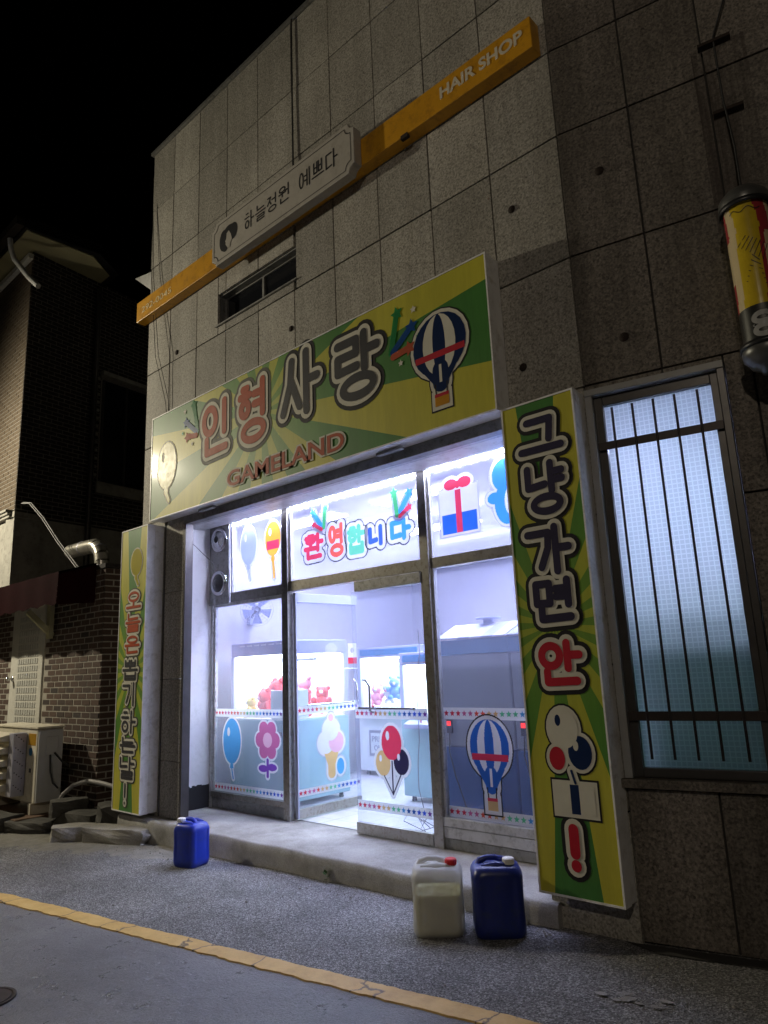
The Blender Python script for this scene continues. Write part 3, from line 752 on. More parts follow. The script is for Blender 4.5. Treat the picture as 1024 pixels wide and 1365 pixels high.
# concrete step in front of the shop
s_ = MB(); n = 70; fr = []
for i in range(n + 1):
    x = -8.02 + 5.47 * i / n; yy = 4.16 + .022 * (x + 6.2) + .010 * math.sin(x * 7) + random.uniform(-.005, .005)
    fr.append((x, yy))
vs = []
for x, yy in fr: vs += [(x, 5.02, .18), (x, 4.5, .18), (x, yy + .03, .176 + random.uniform(-.003, .003)), (x, yy + .006, .162), (x, yy + random.uniform(-.006, .004), .09), (x, yy - .004 + random.uniform(-.01, .006), gz(x) - .05)]
s_.add(vs, [(6 * i + j, 6 * i + j + 1, 6 * (i + 1) + j + 1, 6 * (i + 1) + j) for i in range(n) for j in range(5)], True)
e0 = [tuple(vs[j]) for j in range(6)]; e1 = [tuple(vs[6 * n + j]) for j in range(6)]
s_.poly(e0 + [(-8.02, 5.02, -.1)]); s_.poly(list(reversed(e1 + [(-2.55, 5.02, -.1)])))
struct(s_.build('doorstep', M['concrete']))
# weed in the crack
wd = thing('weed', (-4.6, 4.17, gz(-4.6)), 'small green weed growing where the step meets the asphalt', 'plant')
for i in range(9):
    a = random.uniform(0, 6.28); l = random.uniform(.03, .065); m = MB(); p = V((-4.6, 4.17, gz(-4.6) + .012 + .006 * i)); d = V((math.cos(a), math.sin(a) * .5 - .3, random.uniform(.2, .9))).normalized() * l
    s2 = d.cross(V((0, 0, 1))).normalized() * l * .28
    m.add([p, p + d * .5 + s2, p + d, p + d * .5 - s2], [(0, 1, 2, 3)], False); m.build('leaf', M['leaf'], wd)

# ================================================================== ROOM BEHIND THE GLASS
FL = .186
m = MB(); m.add([(-7.78, 5.0, FL), (-2.6, 5.0, FL), (-2.6, 4.56, FL), (-1.9, 4.56, FL), (1.9, 5.4, FL), (1.9, 9.2, FL), (-7.78, 9.2, FL)], [tuple(range(7))], False)
struct(m.build('interior_floor', M['tile']))
room = MB()
room.box(-7.8, -7.75, 5.0, 9.2, FL, 3.5); room.box(-7.75, 1.9, 9.1, 9.2, FL, 3.5); room.box(1.85, 1.9, 5.3, 9.1, FL, 3.5)
room.obox(w2(.87, -.205, FL), T2 * 3.1, -N2 * .02, V((0, 0, 3.3))); room.obox(w2(.02, -.205, FL), T2 * .85, -N2 * .02, V((0, 0, .72)))
room.box(-2.6, -2.02, 4.52, 4.54, FL, 3.5); room.box(-7.75, -7.4, 5.0, 5.02, FL, 3.5)
struct(room.build('interior_wall', M['room']))
cl = MB(); cl.add([(-7.78, 4.5, 3.5), (-7.78, 9.2, 3.5), (1.9, 9.2, 3.5), (1.9, 5.35, 3.5), (-2.03, 4.5, 3.5)], [(0, 1, 2, 3, 4)], False)
for i in range(1, 8): cl.box(-7.75, 1.85, 4.99 + .55 * i, 5.02 + .55 * i, 3.482, 3.499)
for yb in (6.15, 7.8): cl.box(-7.75, 1.85, yb, yb + .24, 3.32, 3.481)
struct(cl.build('ceiling', M['ceiling']))
def ceil_light(x, y, lx, ly, lab):
    t_ = thing('ceiling_light', (x, y, 3.47), lab, 'ceiling light', 'lights on the shop ceiling')
    m = MB(); m.box(x - lx / 2, x + lx / 2, y - ly / 2, y + ly / 2, 3.44, 3.48); m.build('housing', M['white_metal'], t_)
    m = MB(); m.box(x - lx / 2 + .02, x + lx / 2 - .02, y - ly / 2 + .02, y + ly / 2 - .02, 3.425, 3.439); m.build('diffuser', M['ceil_led'], t_)
for (x, y, lab) in ((-6.4, 5.6, 'cool white ceiling panel light over the machine behind the left window'), (-4.6, 5.6, 'cool white ceiling panel light just inside the shop door'), (-2.6, 5.75, 'cool white ceiling panel light over the striped roof machines'),
                    (-5.6, 7.2, 'cool white ceiling panel light over the middle of the room'), (-3.2, 7.2, 'cool white ceiling panel light right of the room middle'), (-.9, 6.9, 'cool white ceiling panel light behind the barred window')):
    ceil_light(x, y, 1.2, .3, lab)
tt = thing('tube_light', (-4.9, 4.915, 3.41), 'glowing tube lights along the top edge of the shop window, between the posts', 'tube light')
for xa, xb in ((-6.96, -6.05), (-5.9, -4.07), (-3.93, -2.68)):
    m = MB(); m.tube([(xa, 4.915, 3.405), (xb, 4.915, 3.405)], .0095, 8); m.build('tube', M['tube_led'], tt)

# ---- claw machines
plush_n = 0
def plush(c, s, mats, rot, lab, grp='plush toys heaped in the machines'):
    """one soft toy animal: body, head, ears, four limbs in one body mesh, nose as a part"""
    b = MB(); R = Matrix.Rotation(rot, 4, 'Z') @ Matrix.Rotation(random.uniform(-.5, .5), 4, 'X')
    def P(x, y, z): return V(c) + R @ V((x * s, y * s, z * s))
    b.ball(P(0, 0, 0), .5 * s, 10, 7, (1, .85, 1.1)); b.ball(P(0, -.12, .72), .42 * s, 10, 7)
    for k in (-1, 1):
        b.ball(P(.32 * k, 0, 1.08), .16 * s, 8, 5); b.ball(P(.5 * k, -.2, .2), .18 * s, 8, 5, (1, 1, 1.3)); b.ball(P(.33 * k, -.4, -.4), .21 * s, 8, 5)
    t_ = thing('plush_toy', V(c), lab, 'plush toy', grp)
    b.build('body', mats[0], t_); m = MB(); m.ball(P(0, -.48, .64), .16 * s, 8, 5, (1, .7, .8)); m.build('muzzle', mats[1], t_)
mc = 0
def claw_machine(x0, x1, y0, y1, z0, zw0, zw1, z1, lab, low, sides, face='-y'):
    """cabinet: base, four posts, top box, lit inside, panes on the given sides"""
    t_ = thing('claw_machine', ((x0 + x1) / 2, (y0 + y1) / 2, z0), lab, 'claw machine', 'claw machines inside the shop')
    m = MB(); m.box(x0, x1, y0, y1, z0 + .06, zw0); m.build('base_cabinet', low, t_, .012)
    for fx in (x0 + .08, x1 - .08):
        for fy in (y0 + .08, y1 - .08):
            m = MB(); m.lathe((fx, fy, z0), (0, 0, 1), [(0, .03), (.06, .022)], 8); m.build('foot', M['black'], t_)
    m = MB(); m.box(x0, x1, y0, y1, zw1, z1); m.build('top_box', M['case'], t_, .012)
    pw = .055
    for px, py in ((x0, y0), (x1 - pw, y0), (x0, y1 - pw), (x1 - pw, y1 - pw)):
        m = MB(); m.box(px, px + pw, py, py + pw, zw0, zw1); m.build('post', M['case'], t_, .006)
    m = MB(); m.box(x0 + pw, x1 - pw, y0 + pw, y1 - pw, zw1 - .02, zw1 - .004); m.build('light_panel', M['led_white'], t_)
    m = MB(); m.box(x0 + .01, x1 - .01, y0 + .01, y1 - .01, zw0 + .002, zw0 + .012); m.build('prize_floor', M['case_inner'], t_)
    if 'b' in sides: m = MB(); m.box(x0 + pw, x1 - pw, y1 - .03, y1 - .02, zw0 + .012, zw1 - .021); m.build('inner_back', M['case_inner'], t_)
    if 'l' in sides: m = MB(); m.box(x0 + .02, x0 + .03, y0 + pw, y1 - pw, zw0 + .012, zw1 - .021); m.build('inner_side', M['case_inner'], t_)
    if 'f' in sides: m = MB(); m.box(x0 + pw, x1 - pw, y0 + .02, y0 + .026, zw0 + .012, zw1 - .021); m.build('pane', M['glass_case'], t_)
    if 'r' in sides: m = MB(); m.box(x1 - .026, x1 - .02, y0 + pw, y1 - pw, zw0 + .012, zw1 - .021); m.build('pane', M['glass_case'], t_)
    # gantry and claw
    cx, cy = (x0 + x1) / 2 - .1, (y0 + y1) / 2
    m = MB(); m.box(x0 + pw, x1 - pw, cy - .02, cy + .02, zw1 - .08, zw1 - .05); m.build('gantry_rail', M['chrome'], t_)
    cw = MB(); cw.tube([(cx, cy, zw1 - .08), (cx, cy, zw1 - .22)], .008, 6); cw.lathe((cx, cy, zw1 - .3), (0, 0, 1), [(0, .03), (.03, .04), (.08, .03), (.08, .001)], 12)
    for kk in range(3):
        a = kk * 2.094; q = V((math.cos(a), math.sin(a), 0)); cw.tube([V((cx, cy, zw1 - .29)) + q * .02, V((cx, cy, zw1 - .36)) + q * .08, V((cx, cy, zw1 - .43)) + q * .03], .006, 5)
    cw.build('claw', M['chrome'], t_)
    return t_
fm = claw_machine(-7.5, -6.4, 5.28, 6.22, FL, 1.12, 1.86, 2.02, 'large lavender claw machine full of red plush toys behind the left window', M['case_teal'], 'bfrl')
m = MB(); m.box(-6.62, -6.52, 5.262, 5.28, .93, 1.0); m.build('coin_slot', M['grey_metal'], fm, .004)
for i in range(6): m = MB(); m.box(-7.3 + .14 * i, -7.22 + .14 * i, 5.27, 5.28, 1.975, 1.988); m.build('vent_slot', M['s_white'], fm)
m = MB(); m.box(-6.78, -6.49, 5.33, 5.37, 1.135, 1.45); m.box(-6.49, -6.45, 5.33, 5.62, 1.135, 1.45); m.build('prize_chute', M['case_inner'], fm)
cols = [('plush_red', 'plush_pink'), ('plush_red', 'plush_white'), ('plush_pink', 'plush_white'), ('plush_red', 'plush_pink'), ('plush_white', 'plush_pink'), ('plush_yellow', 'plush_white'), ('plush_red', 'plush_white'), ('plush_red', 'plush_white')]
pos = [(-7.08, 5.5, 1.24, .13), (-6.9, 5.62, 1.33, .15), (-6.72, 5.78, 1.36, .14), (-7.2, 5.75, 1.3, .14), (-6.85, 5.95, 1.28, .13), (-7.3, 5.45, 1.2, .1), (-6.58, 5.95, 1.25, .13), (-6.62, 5.75, 1.22, .12)]
labs = ['red plush toy at the front left of the heap in the left window machine', 'large red plush toy in the middle of the heap in the left window machine', 'pink plush toy highest in the heap in the left window machine', 'red plush toy behind on the left in the left window machine', 'white plush toy at the back in the left window machine', 'small yellow plush toy by the left edge of the left window machine', 'red plush toy seen through the door side of the left window machine', 'red plush toy beside the chute of the left window machine']
for (x, y, z, s), (a, b), l in zip(pos, cols, labs): plush((x, y, z), s * 1.5, (M[a], M[b]), random.uniform(-.8, .8), l)
bm_ = claw_machine(-7.5, -6.28, 7.5, 8.4, FL, 1.1, 1.8, 1.95, 'white claw machine with a prize out hatch at the back of the room', M['case_inner'], 'bfl')
m = MB(); m.box(-7.3, -6.9, 7.485, 7.5, .45, .8); m.build('prize_hatch', M['s_grey'], bm_, .004)
m = MB(); m.box(-7.26, -6.94, 7.478, 7.485, .49, .76); hatch = m.build('hatch_flap', M['case_inner'], bm_)
text(bm_, 'PRIZE', .1, (-7.24, 7.476, .65), (1, 0, 0), M['s_grey'], .003, .001, width=.28); text(bm_, 'OUT', .1, (-7.2, 7.476, .53), (1, 0, 0), M['s_grey'], .003, .001, width=.2)
cl2 = [('plush_pink', 'plush_white'), ('plush_white', 'plush_pink'), ('plush_blue', 'plush_white'), ('plush_pink', 'plush_white'), ('plush_red', 'plush_white'), ('plush_white', 'plush_pink')]
l2 = ['pink plush toy at the left in the machine at the back of the room', 'white plush toy left of middle in the machine at the back', 'blue plush toy in the middle of the machine at the back', 'pink plush toy right of middle in the machine at the back', 'red plush toy near the right end of the machine at the back', 'white plush toy at the right end of the machine at the back']
for i, ((a, b), l) in enumerate(zip(cl2, l2)): plush((-7.32 + .18 * i, 7.7 + .1 * (i % 2), 1.22 + .05 * (i % 3)), .18, (M[a], M[b]), random.uniform(-.6, .6), l)
b2 = claw_machine(-6.2, -5.1, 7.6, 8.5, FL, 1.1, 1.8, 1.95, 'pale claw machine second from the left along the back wall', M['case_inner'], 'bfl')
b3 = claw_machine(-5.0, -3.9, 7.6, 8.5, FL, 1.1, 1.8, 1.95, 'pale claw machine third from the left along the back wall', M['case_teal'], 'bfl')
for i in range(5): plush((-6.0 + .2 * i, 7.82 + .08 * (i % 2), 1.22), .16, (M[('plush_white', 'plush_pink', 'plush_red', 'plush_yellow', 'plush_blue')[i]], M['plush_white']), random.uniform(-.5, .5), ('white', 'pink', 'red', 'yellow', 'blue')[i] + ' plush toy in the second machine along the back wall')
mm = claw_machine(-5.62, -4.55, 6.3, 7.2, FL, 1.12, 1.68, 1.82, 'claw machine with a blue grey lid standing in the middle of the room', M['case_teal'], 'bfl')
for i, l in enumerate(('blue plush toy in the claw machine in the middle of the room', 'white plush toy in the claw machine in the middle of the room')): plush((-5.35 + .3 * i, 6.6, 1.22), .12, (M['plush_blue' if i == 0 else 'plush_white'], M['plush_white']), .3, l)
for mach, x0, x1, y0, zz in ((bm_, -7.5, -6.28, 7.5, 1.0), (b2, -6.2, -5.1, 7.6, 1.0), (b3, -5.0, -3.9, 7.6, 1.0), (mm, -5.62, -4.55, 6.3, 1.0)):
    m = MB(); m.obox((x0 + .12, y0 - .1, zz - .02), (x1 - x0 - .24, 0, 0), (0, .1, .04), (0, 0, .05)); m.build('control_panel', M['case'], mach, .006)
    m = MB(); m.tube([(x0 + .35, y0 - .06, zz + .03), (x0 + .35, y0 - .07, zz + .11)], .008, 6); m.ball((x0 + .35, y0 - .07, zz + .125), .022, 10, 7); m.build('joystick', M['red'], mach)
    m = MB(); m.lathe((x1 - .35, y0 - .06, zz + .04), (0, -.3, 1), [(0, .028), (.02, .026), (.02, .001)], 12); m.build('button', M['cap_red'], mach)
    m = MB(); m.box(x1 - .36, x1 - .16, y0 - .008, y0, .5, .85); m.build('coin_door', M['grey_metal'], mach, .004)
    m = MB(); m.box(x0 + .06, x1 - .06, y0 - .012, y0, 1.83 if mach is not mm else 1.71, 1.92 if mach is not mm else 1.79); m.build('header_strip', M['s_teal'], mach, .003)
# globe lamp
gl_ = thing('globe_lamp', (-4.75, 6.55, 1.82), 'round glowing globe lamp on top of the middle claw machine', 'lamp')
m = MB(); m.lathe((-4.75, 6.55, 1.82), (0, 0, 1), [(0, .04), (.02, .03), (.05, .015)], 12); m.build('lamp_base', M['chrome'], gl_)
m = MB(); m.ball((-4.75, 6.55, 1.93), .08, 16, 10); m.build('globe', M['globe'], gl_)
# machines with striped roofs, seen from behind
def roof_machine(x0, x1, lab, body=None, band=None, base=None, y0=5.3, y1=6.1):
    body = body or M['case_back']; band = band or M['case_band']; base = base or M['case_blue']
    t_ = thing('roofed_machine', ((x0 + x1) / 2, 5.7, FL), lab, 'claw machine', 'striped roof machines by the right window')
    m = MB(); m.box(x0, x1, y0, y1, FL + .03, .94); m.build('base_cabinet', base, t_, .01)
    m = MB(); m.box(x0, x1, y0 + .005, y1, .945, 1.75); m.build('back_panel', body, t_, .01)
    m = MB(); m.box(x0 - .01, x1 + .01, y0 - .012, y1, 1.755, 1.885); m.build('trim_band', band, t_, .006)
    zt = 2.0; n = 6
    for i in range(n):
        a = x0 + (x1 - x0) * i / n; b = x0 + (x1 - x0) * (i + 1) / n
        m = MB(); m.prism([(a, y0 - .03, 1.89), (b, y0 - .03, 1.89), (b, y0 + .28, zt + .02), (a, y0 + .28, zt + .02)], (0, 0, .015)); m.build('roof_strip', M['roof_a' if i % 2 else 'roof_b'], t_)
    m = MB(); m.box(x0, x1, y0 + .285, y1, 1.89, zt); m.build('roof_top', M['roof_b'], t_)
    cx = (x0 + x1) / 2; m = MB(); m.lathe((cx, y0 + .3, zt + .02), (0, 0, 1), [(0, .05), (.05, .05), (.05, .12), (.07, .12), (.07, .001)], 14); m.build('roof_lamp', M['case'], t_)
    m = MB(); m.box(x0 + .06, x0 + .12, y0 - .02, y0, 1.06, 1.18); sw = m.build('switch_box', M['black'], t_, .004)
    m = MB(); m.box(x0 + .07, x0 + .11, y0 - .026, y0 - .02, 1.125, 1.165); m.build('switch_light', M['red_led'], sw)
    m = MB(); m.tube([(x0 + .09, y0 - .015, 1.06), (x0 + .08, y0 - .02, .9), (x0 + .13, y0 - .02, .7), (x0 + .22, y0 - .03, .5), (x0 + .3, y0 - .04, .26)], .006, 6); m.build('power_cord', M['cable'], t_)
    return t_
roof_machine(-4.22, -3.455, 'blue based machine with striped roof just right of the door post')
roof_machine(-3.435, -2.66, 'blue based machine with striped roof partly behind the right green sign')
tb = thing('game_cabinet', (-1.55, 5.2, FL), 'teal cabinet back seen dim through the lower barred window', 'cabinet')
m = MB(); m.obox(w2(.02, -.42, FL), T2 * 1.25, -N2 * .6, V((0, 0, 1.82))); m.build('cabinet_body', M['teal_back'], tb, .01)
m = MB(); m.obox(w2(.0, -.40, 2.01), T2 * 1.29, -N2 * .64, V((0, 0, .1))); m.build('cabinet_lid', M['case_back'], tb, .01)
m = MB(); m.obox(w2(.72, -.408, 1.16), T2 * .01, -N2 * .012, V((0, 0, .01))); m.build('indicator_light', M['red_led'], tb)
# wall fan
fan = thing('wall_fan', (-7.7, 5.75, 2.4), 'pale wall fan mounted high inside the left window', 'fan')
m = MB(); m.box(-7.75, -7.68, 5.7, 5.8, 2.28, 2.46); m.build('bracket', M['case'], fan, .006)
ax = V((.75, -.6, -.25)).normalized(); hub = V((-7.42, 5.62, 2.46))
m = MB(); m.tube([(-7.7, 5.75, 2.38), hub], .025, 8); m.lathe(hub, ax, [(-.1, .001), (-.1, .06), (0, .07), (.02, .05)], 14); m.build('motor', M['case'], fan)
m = MB()
for rr in (.06, .1, .14, .18, .21): m.lathe(hub + ax * (.1 - rr * .2), ax, [(0, rr - .002), (.004, rr), (0, rr + .002), (-.004, rr), (0, rr - .002)], 28)
for i in range(18):
    a0 = ax.orthogonal().normalized(); b0 = ax.cross(a0); th = i * math.pi / 9; q = a0 * math.cos(th) + b0 * math.sin(th); m.tube([hub + ax * .095 + q * .05, hub + ax * .055 + q * .21], .002, 4, False)
m.build('guard', M['s_grey'], fan)
for i in range(5):
    th = i * 1.2566; a0 = ax.orthogonal().normalized(); b0 = ax.cross(a0); q = a0 * math.cos(th) + b0 * math.sin(th); q2 = a0 * math.cos(th + .7) + b0 * math.sin(th + .7)
    m = MB(); m.add([hub + ax * .03 + q * .04, hub + ax * .02 + q * .19, hub + ax * .05 + q2 * .19, hub + ax * .05 + q2 * .05], [(0, 1, 2, 3)]); m.build('blade', M['s_pale'], fan)
# loose wires behind the door glass
for i, x in enumerate((-4.35, -4.22)):
    m = MB(); pts = [(x + .05 * math.sin(j * .9 + i), 5.12 + .05 * math.cos(j * 1.3), 2.0 - j * .2) for j in range(9)]
    pts += [(x - .12 * (j % 3) + .05 * i, 5.08 + .02 * j, .32 + .1 * math.sin(j * 1.7 + i)) for j in range(7)]
    m.tube(pts, .004, 5); tag(m.build('loose_wire', M['cable_grey']), 'thin grey wire hanging inside the right door, %s' % ('nearer the handle' if i == 0 else 'nearer the door post'), 'wire', 'wires hanging inside the door')

# ================================================================== SHOP FRONT
GY = 4.95
sf = thing('shopfront', (-5, GY, .18), 'aluminium framed glass shop front with three bays and stickers', 'shop front')
def fbox(name, x0, x1, z0, z1, mat, y0=GY - .04, y1=GY + .04, par=None, bev=.003): m = MB(); m.box(x0, x1, y0, y1, z0, z1); return m.build(name, mat, par or sf, bev)
fbox('mullion', -6.03, -5.93, .18, 3.42, M['steel'], GY - .055, GY + .045)
fbox('mullion', -4.055, -3.955, .18, 3.42, M['steel'], GY - .055, GY + .045)
fbox('end_post', -7.4, -7.355, .18, 3.42, M['alu']); fbox('end_post', -2.66, -2.6, .18, 3.42, M['alu'])
fbox('top_rail', -7.4, -2.6, 3.421, 3.47, M['alu'], GY - .06, GY + .05)
fbox('transom', -7.0, -6.03, 2.49, 2.6, M['steel_dark']); fbox('transom', -5.93, -4.055, 2.505, 2.615, M['steel'], GY - .05, GY + .04)
fbox('transom', -3.955, -2.66, 2.515, 2.61, M['steel'])
fbox('transom', -7.355, -6.03, 2.452, 2.489, M['alu'], GY - .03, GY + .03)
fbox('door_closer_rail', -4.9, -4.056, 2.4, 2.5, M['steel_dark'], GY - .065, GY + .02)
fbox('bottom_rail', -7.355, -6.03, .3, .36, M['steel'], GY - .045, GY + .035); fbox('bottom_rail', -7.355, -6.03, .185, .296, M['steel_dark'], GY - .03, GY + .03)
fbox('bottom_rail', -3.955, -2.66, .36, .43, M['alu'], GY - .045, GY + .035); fbox('bottom_rail', -3.955, -2.66, .27, .356, M['alu'], GY - .038, GY + .03); fbox('bottom_rail', -3.955, -2.66, .185, .266, M['steel_dark'], GY - .03, GY + .03)
fbox('inner_bead', -7.0, -6.975, 2.6, 3.42, M['alu'], GY - .03, GY + .03); fbox('inner_bead', -3.955, -3.93, .43, 3.42, M['alu'], GY - .025, GY + .025)
fbox('inner_bead', -5.93, -5.9, 2.615, 3.42, M['alu'], GY - .025, GY + .025); fbox('inner_bead', -7.355, -7.33, .36, 2.452, M['alu'], GY - .02, GY + .02)
def pane(x0, x1, z0, z1, mat=None, par=None, y=GY): return fbox('pane', x0, x1, z0, z1, mat or M['glass'], y - .003, y + .003, par, 0)
def film_pane(x0, x1, z0, z1):   # single sheet: film on the glass
    m = MB(); m.add([(x0, GY, z0), (x1, GY, z0), (x1, GY, z1), (x0, GY, z1)], [(0, 1, 2, 3)], False); m.build('pane', M['film'], sf)
film_pane(-6.975, -6.03, 2.6, 3.42); film_pane(-5.9, -4.055, 2.615, 3.42); film_pane(-3.93, -2.66, 2.61, 3.42)
pane(-7.33, -6.03, .36, 2.452); pane(-3.93, -2.66, .43, 2.515)
SY = GY - .0045
fg = lambda x, y, h: V((x, SY - h, y))       # sticker plane of the fixed glass
ON_GLASS.append(fg)
# striped star bands
STARC = ['s_red', 's_pink', 's_orange', 's_tan', 's_mint', 's_teal', 's_deep', 's_blue', 's_violet']
def star_band(par, fn, x0, x1, z0, z1, n, sw=False):
    p = Pen(fn); p.layer(0, 0); p.shape([(x0, z0), (x1, z0), (x1, z1), (x0, z1)])
    p.mb.build('star_band', [M['s_white']], par)
    q = Pen(fn)
    for i in range(n):
        q.layer(.0012, int(i * len(STARC) / n)); q.star(x0 + (x1 - x0) * (i + .5) / n, (z0 + z1) / 2, .028)
    o = q.mb.build('star_row', [M[c] for c in STARC], par); o['kind'] = 'stuff'
star_band(sf, fg, -7.33, -6.03, 1.18, 1.27, 22); star_band(sf, fg, -7.33, -6.03, .365, .455, 22)
star_band(sf, fg, -3.92, -2.66, 1.215, 1.31, 20); star_band(sf, fg, -3.92, -2.66, .435, .52, 20)
# door leaves
dl = thing('glass_door', (-4.51, GY - .03, .18), 'closed right glass door leaf with balloon sticker and star bands', 'door')
DY = GY - .035
def rail(par, x0, x1, z0, z1, y, mat): m = MB(); m.box(x0, x1, y - .022, y + .022, z0, z1); return m.build('rail', mat, par, .003)
rail(dl, -4.97, -4.065, .19, .285, DY, M['steel']); pane(-4.97, -4.065, .285, 2.4, M['glass_door'], dl, DY)
fd = lambda x, y, h: V((x, DY - .0045 - h, y)); ON_GLASS.append(fd)
star_band(dl, fd, -4.96, -4.07, 1.205, 1.3, 15); star_band(dl, fd, -4.96, -4.07, .395, .48, 15)
m = MB(); m.tube([(-4.7, DY - .01, 1.26), (-4.7, DY - .07, 1.28), (-4.7, DY - .07, 1.5), (-4.74, DY - .07, 1.55), (-4.79, DY - .06, 1.555), (-4.79, DY - .01, 1.555)], .011, 8); m.build('handle', M['chrome'], dl)
m = MB(); m.tube([(-4.89, DY - .03, 1.3), (-4.2, DY - .03, 1.3)], .011, 8); m.ball((-4.2, DY - .03, 1.3), .016, 8, 6); m.build('push_bar', M['chrome'], dl)
ol = thing('glass_door', (-5.9, GY + .45, .18), 'open left glass door leaf swung into the shop', 'door')
OX = -5.895
m = MB(); m.box(OX - .022, OX + .022, 4.98, 5.88, .2, .29); m.build('rail', M['steel'], ol, .003)
m = MB(); m.box(OX - .022, OX + .022, 4.98, 5.9, 2.39, 2.49); m.build('rail', M['case'], ol, .003)
m = MB(); m.box(OX - .003, OX + .003, 4.98, 5.89, .29, 2.39); m.build('pane', M['glass_door'], ol)
m = MB(); m.box(OX - .02, OX + .02, 4.962, 4.98, .2, 2.49); m.build('hinge_stile', M['case'], ol)
fo = lambda x, y, h: V((OX + .0045 + h, x, y)); ON_GLASS.append(fo)
star_band(ol, fo, 4.98, 5.88, 1.21, 1.3, 15); star_band(ol, fo, 4.98, 5.88, .4, .475, 15)
m = MB(); m.tube([(OX + .03, 5.8, 1.26), (OX + .07, 5.8, 1.28), (OX + .07, 5.8, 1.5), (OX + .02, 5.8, 1.54)], .011, 8); m.tube([(OX + .03, 5.1, 1.305), (OX + .03, 5.85, 1.305)], .01, 8); m.build('handle', M['chrome'], ol)
p = Pen(fo); p.layer(0, 0); p.shape([(5.74, 1.72), (5.88, 1.72), (5.88, 1.95), (5.74, 1.95)]); p.layer(.001, 1); p.shape([(5.74, 1.72), (5.88, 1.72), (5.88, 1.79), (5.74, 1.79)]); p.layer(.001, 2); p.disc(5.81, 1.87, .03)
p.mb.build('notice', [M['s_white'], M['s_red'], M['s_grey']], ol, label='small white and red notice on the open door glass')

# ---- plain generic stickers (balloons, gifts, stars, flowers)
def die(pen, blobs, e):   # die-cut white edge: every blob grown by e
    for b in blobs:
        if b[0] == 'd': pen.disc(b[1], b[2], b[3] + e, b[4] + e)
        elif b[0] == 'c': pen.cap(b[1], b[2], b[3] + e)
        elif b[0] == 'b': x0, x1, y0, y1 = b[1:5]; pen.shape([(x0 - e, y0 - e), (x1 + e, y0 - e), (x1 + e, y1 + e), (x0 - e, y1 + e)])
def draw(pen, b, mi):
    pen.mb.mat(mi)
    if b[0] == 'd': pen.disc(b[1], b[2], b[3], b[4])
    elif b[0] == 'c': pen.cap(b[1], b[2], b[3])
    elif b[0] == 'b': x0, x1, y0, y1 = b[1:5]; pen.shape([(x0, y0), (x1, y0), (x1, y1), (x0, y1)])
    elif b[0] == 's': pen.star(b[1], b[2], b[3], b[4] if len(b) > 4 else 0, .5)
    elif b[0] == 'r': pen.ring(b[1], b[2], b[3], b[4], b[5])
    elif b[0] == 'p': pen.shape(b[1])
def sticker(par, fn, cx, cz, items, label, e=.022, edge='s_white', dark=None, sc=1.0):
    """items: list of (material, blob, in_outline)"""
    if fn in ON_GLASS: pen = Ras(fn); pen.tf = (cx, cz, sc)
    else: pen = Pen(lambda x, y, h: fn(cx + x * sc, cz + y * sc, h))
    mats = [M[edge]] + ([M[dark]] if dark else []); pen.layer(.001, 1 if dark else 0)
    if dark: pen.mb.mat(1); die(pen, [b for _, b, o in items if o], e / sc + .012 / sc)
    pen.h = .0025; pen.mb.mat(0); die(pen, [b for _, b, o in items if o], e / sc)
    pen.h = .0045
    for mname, b, o in items:
        if M[mname] not in mats: mats.append(M[mname])
        draw(pen, b, mats.index(M[mname]))
    return pen.mb.build('sticker', mats, par, label=label)
def balloon(c, w=.2, h=.26, shine='s_white', knot=None, strap=None, tail=None):
    it = [(c, ('d', 0, .1, w, h), True), (knot or c, ('p', [(-.04, .1 - h - .05), (.04, .1 - h - .05), (0, .1 - h + .02)]), False), (c, ('d', 0, .1 - h - .02, .03, .03), True)]
    if strap: it += [(strap, ('b', -w * .86, w * .86, -.02, .06), False)]
    it += [(shine, ('d', -w * .38, .1 + h * .4, w * .16, h * .2), False)]
    if tail: it += [(tail, ('c', (0, .1 - h - .05), (.03, .1 - h - .16), .01), True)]
    return it
def gift(a, rib, w=.2, h=.22, band=None):
    it = [(a, ('b', -w, w, -h, h * .55), True), (rib, ('b', -w * .16, w * .16, -h, h * .55), False)]
    if band: it += [(band, ('b', -w, w, -h, -h * .3), False), (rib, ('b', -w * .16, w * .16, -h, -h * .3), False)]
    it += [(rib, ('d', -.075, h * .55 + .055, .075, .05), True), (rib, ('d', .075, h * .55 + .055, .075, .05), True), (rib, ('d', 0, h * .55 + .045, .03, .035), True)]
    return it
def flower(a, b, c, r=.13):
    it = []
    for i in range(6): th = i * 1.047; it.append((a, ('d', r * math.cos(th), .12 + r * math.sin(th), r * .62, r * .62), True))
    it += [(b, ('d', 0, .12, r * .6, r * .6), False), (c, ('c', (0, .12 - r * 1.6), (0, -.28), .022), True), (c, ('d', .08, -.18, .09, .04), True), (c, ('d', -.08, -.2, .09, .04), True)]
    return it
def icecream(a, b, c):
    return [(c, ('p', [(-.13, -.02), (.13, -.02), (0, -.33)]), False), (c, ('c', (0, -.06), (0, -.28), .06), True), (c, ('p', [(-.13, -.02), (.13, -.02), (0, -.33)]), False), (a, ('d', -.08, .06, .12, .12), True), (b, ('d', .08, .06, .12, .12), True), (a, ('d', 0, .2, .12, .12), True), (b, ('d', 0, .34, .04, .04), True)]
def bunch(a, b, c, w=.15):
    return [(a, ('d', 0, .18, w, w * 1.2), True), (b, ('d', -w * .9, .02, w * .85, w), True), (c, ('d', w * .9, .0, w * .85, w), True), ('s_grey', ('c', (0, -.02), (0, -.3), .012), True), (a, ('d', 0, .18, w, w * 1.2), False),
            ('s_white', ('d', -w * .35, .28, w * .18, w * .22), False), ('s_white', ('d', -w * 1.2, .09, w * .15, w * .18), False), ('s_white', ('d', w * .6, .07, w * .15, w * .18), False)]
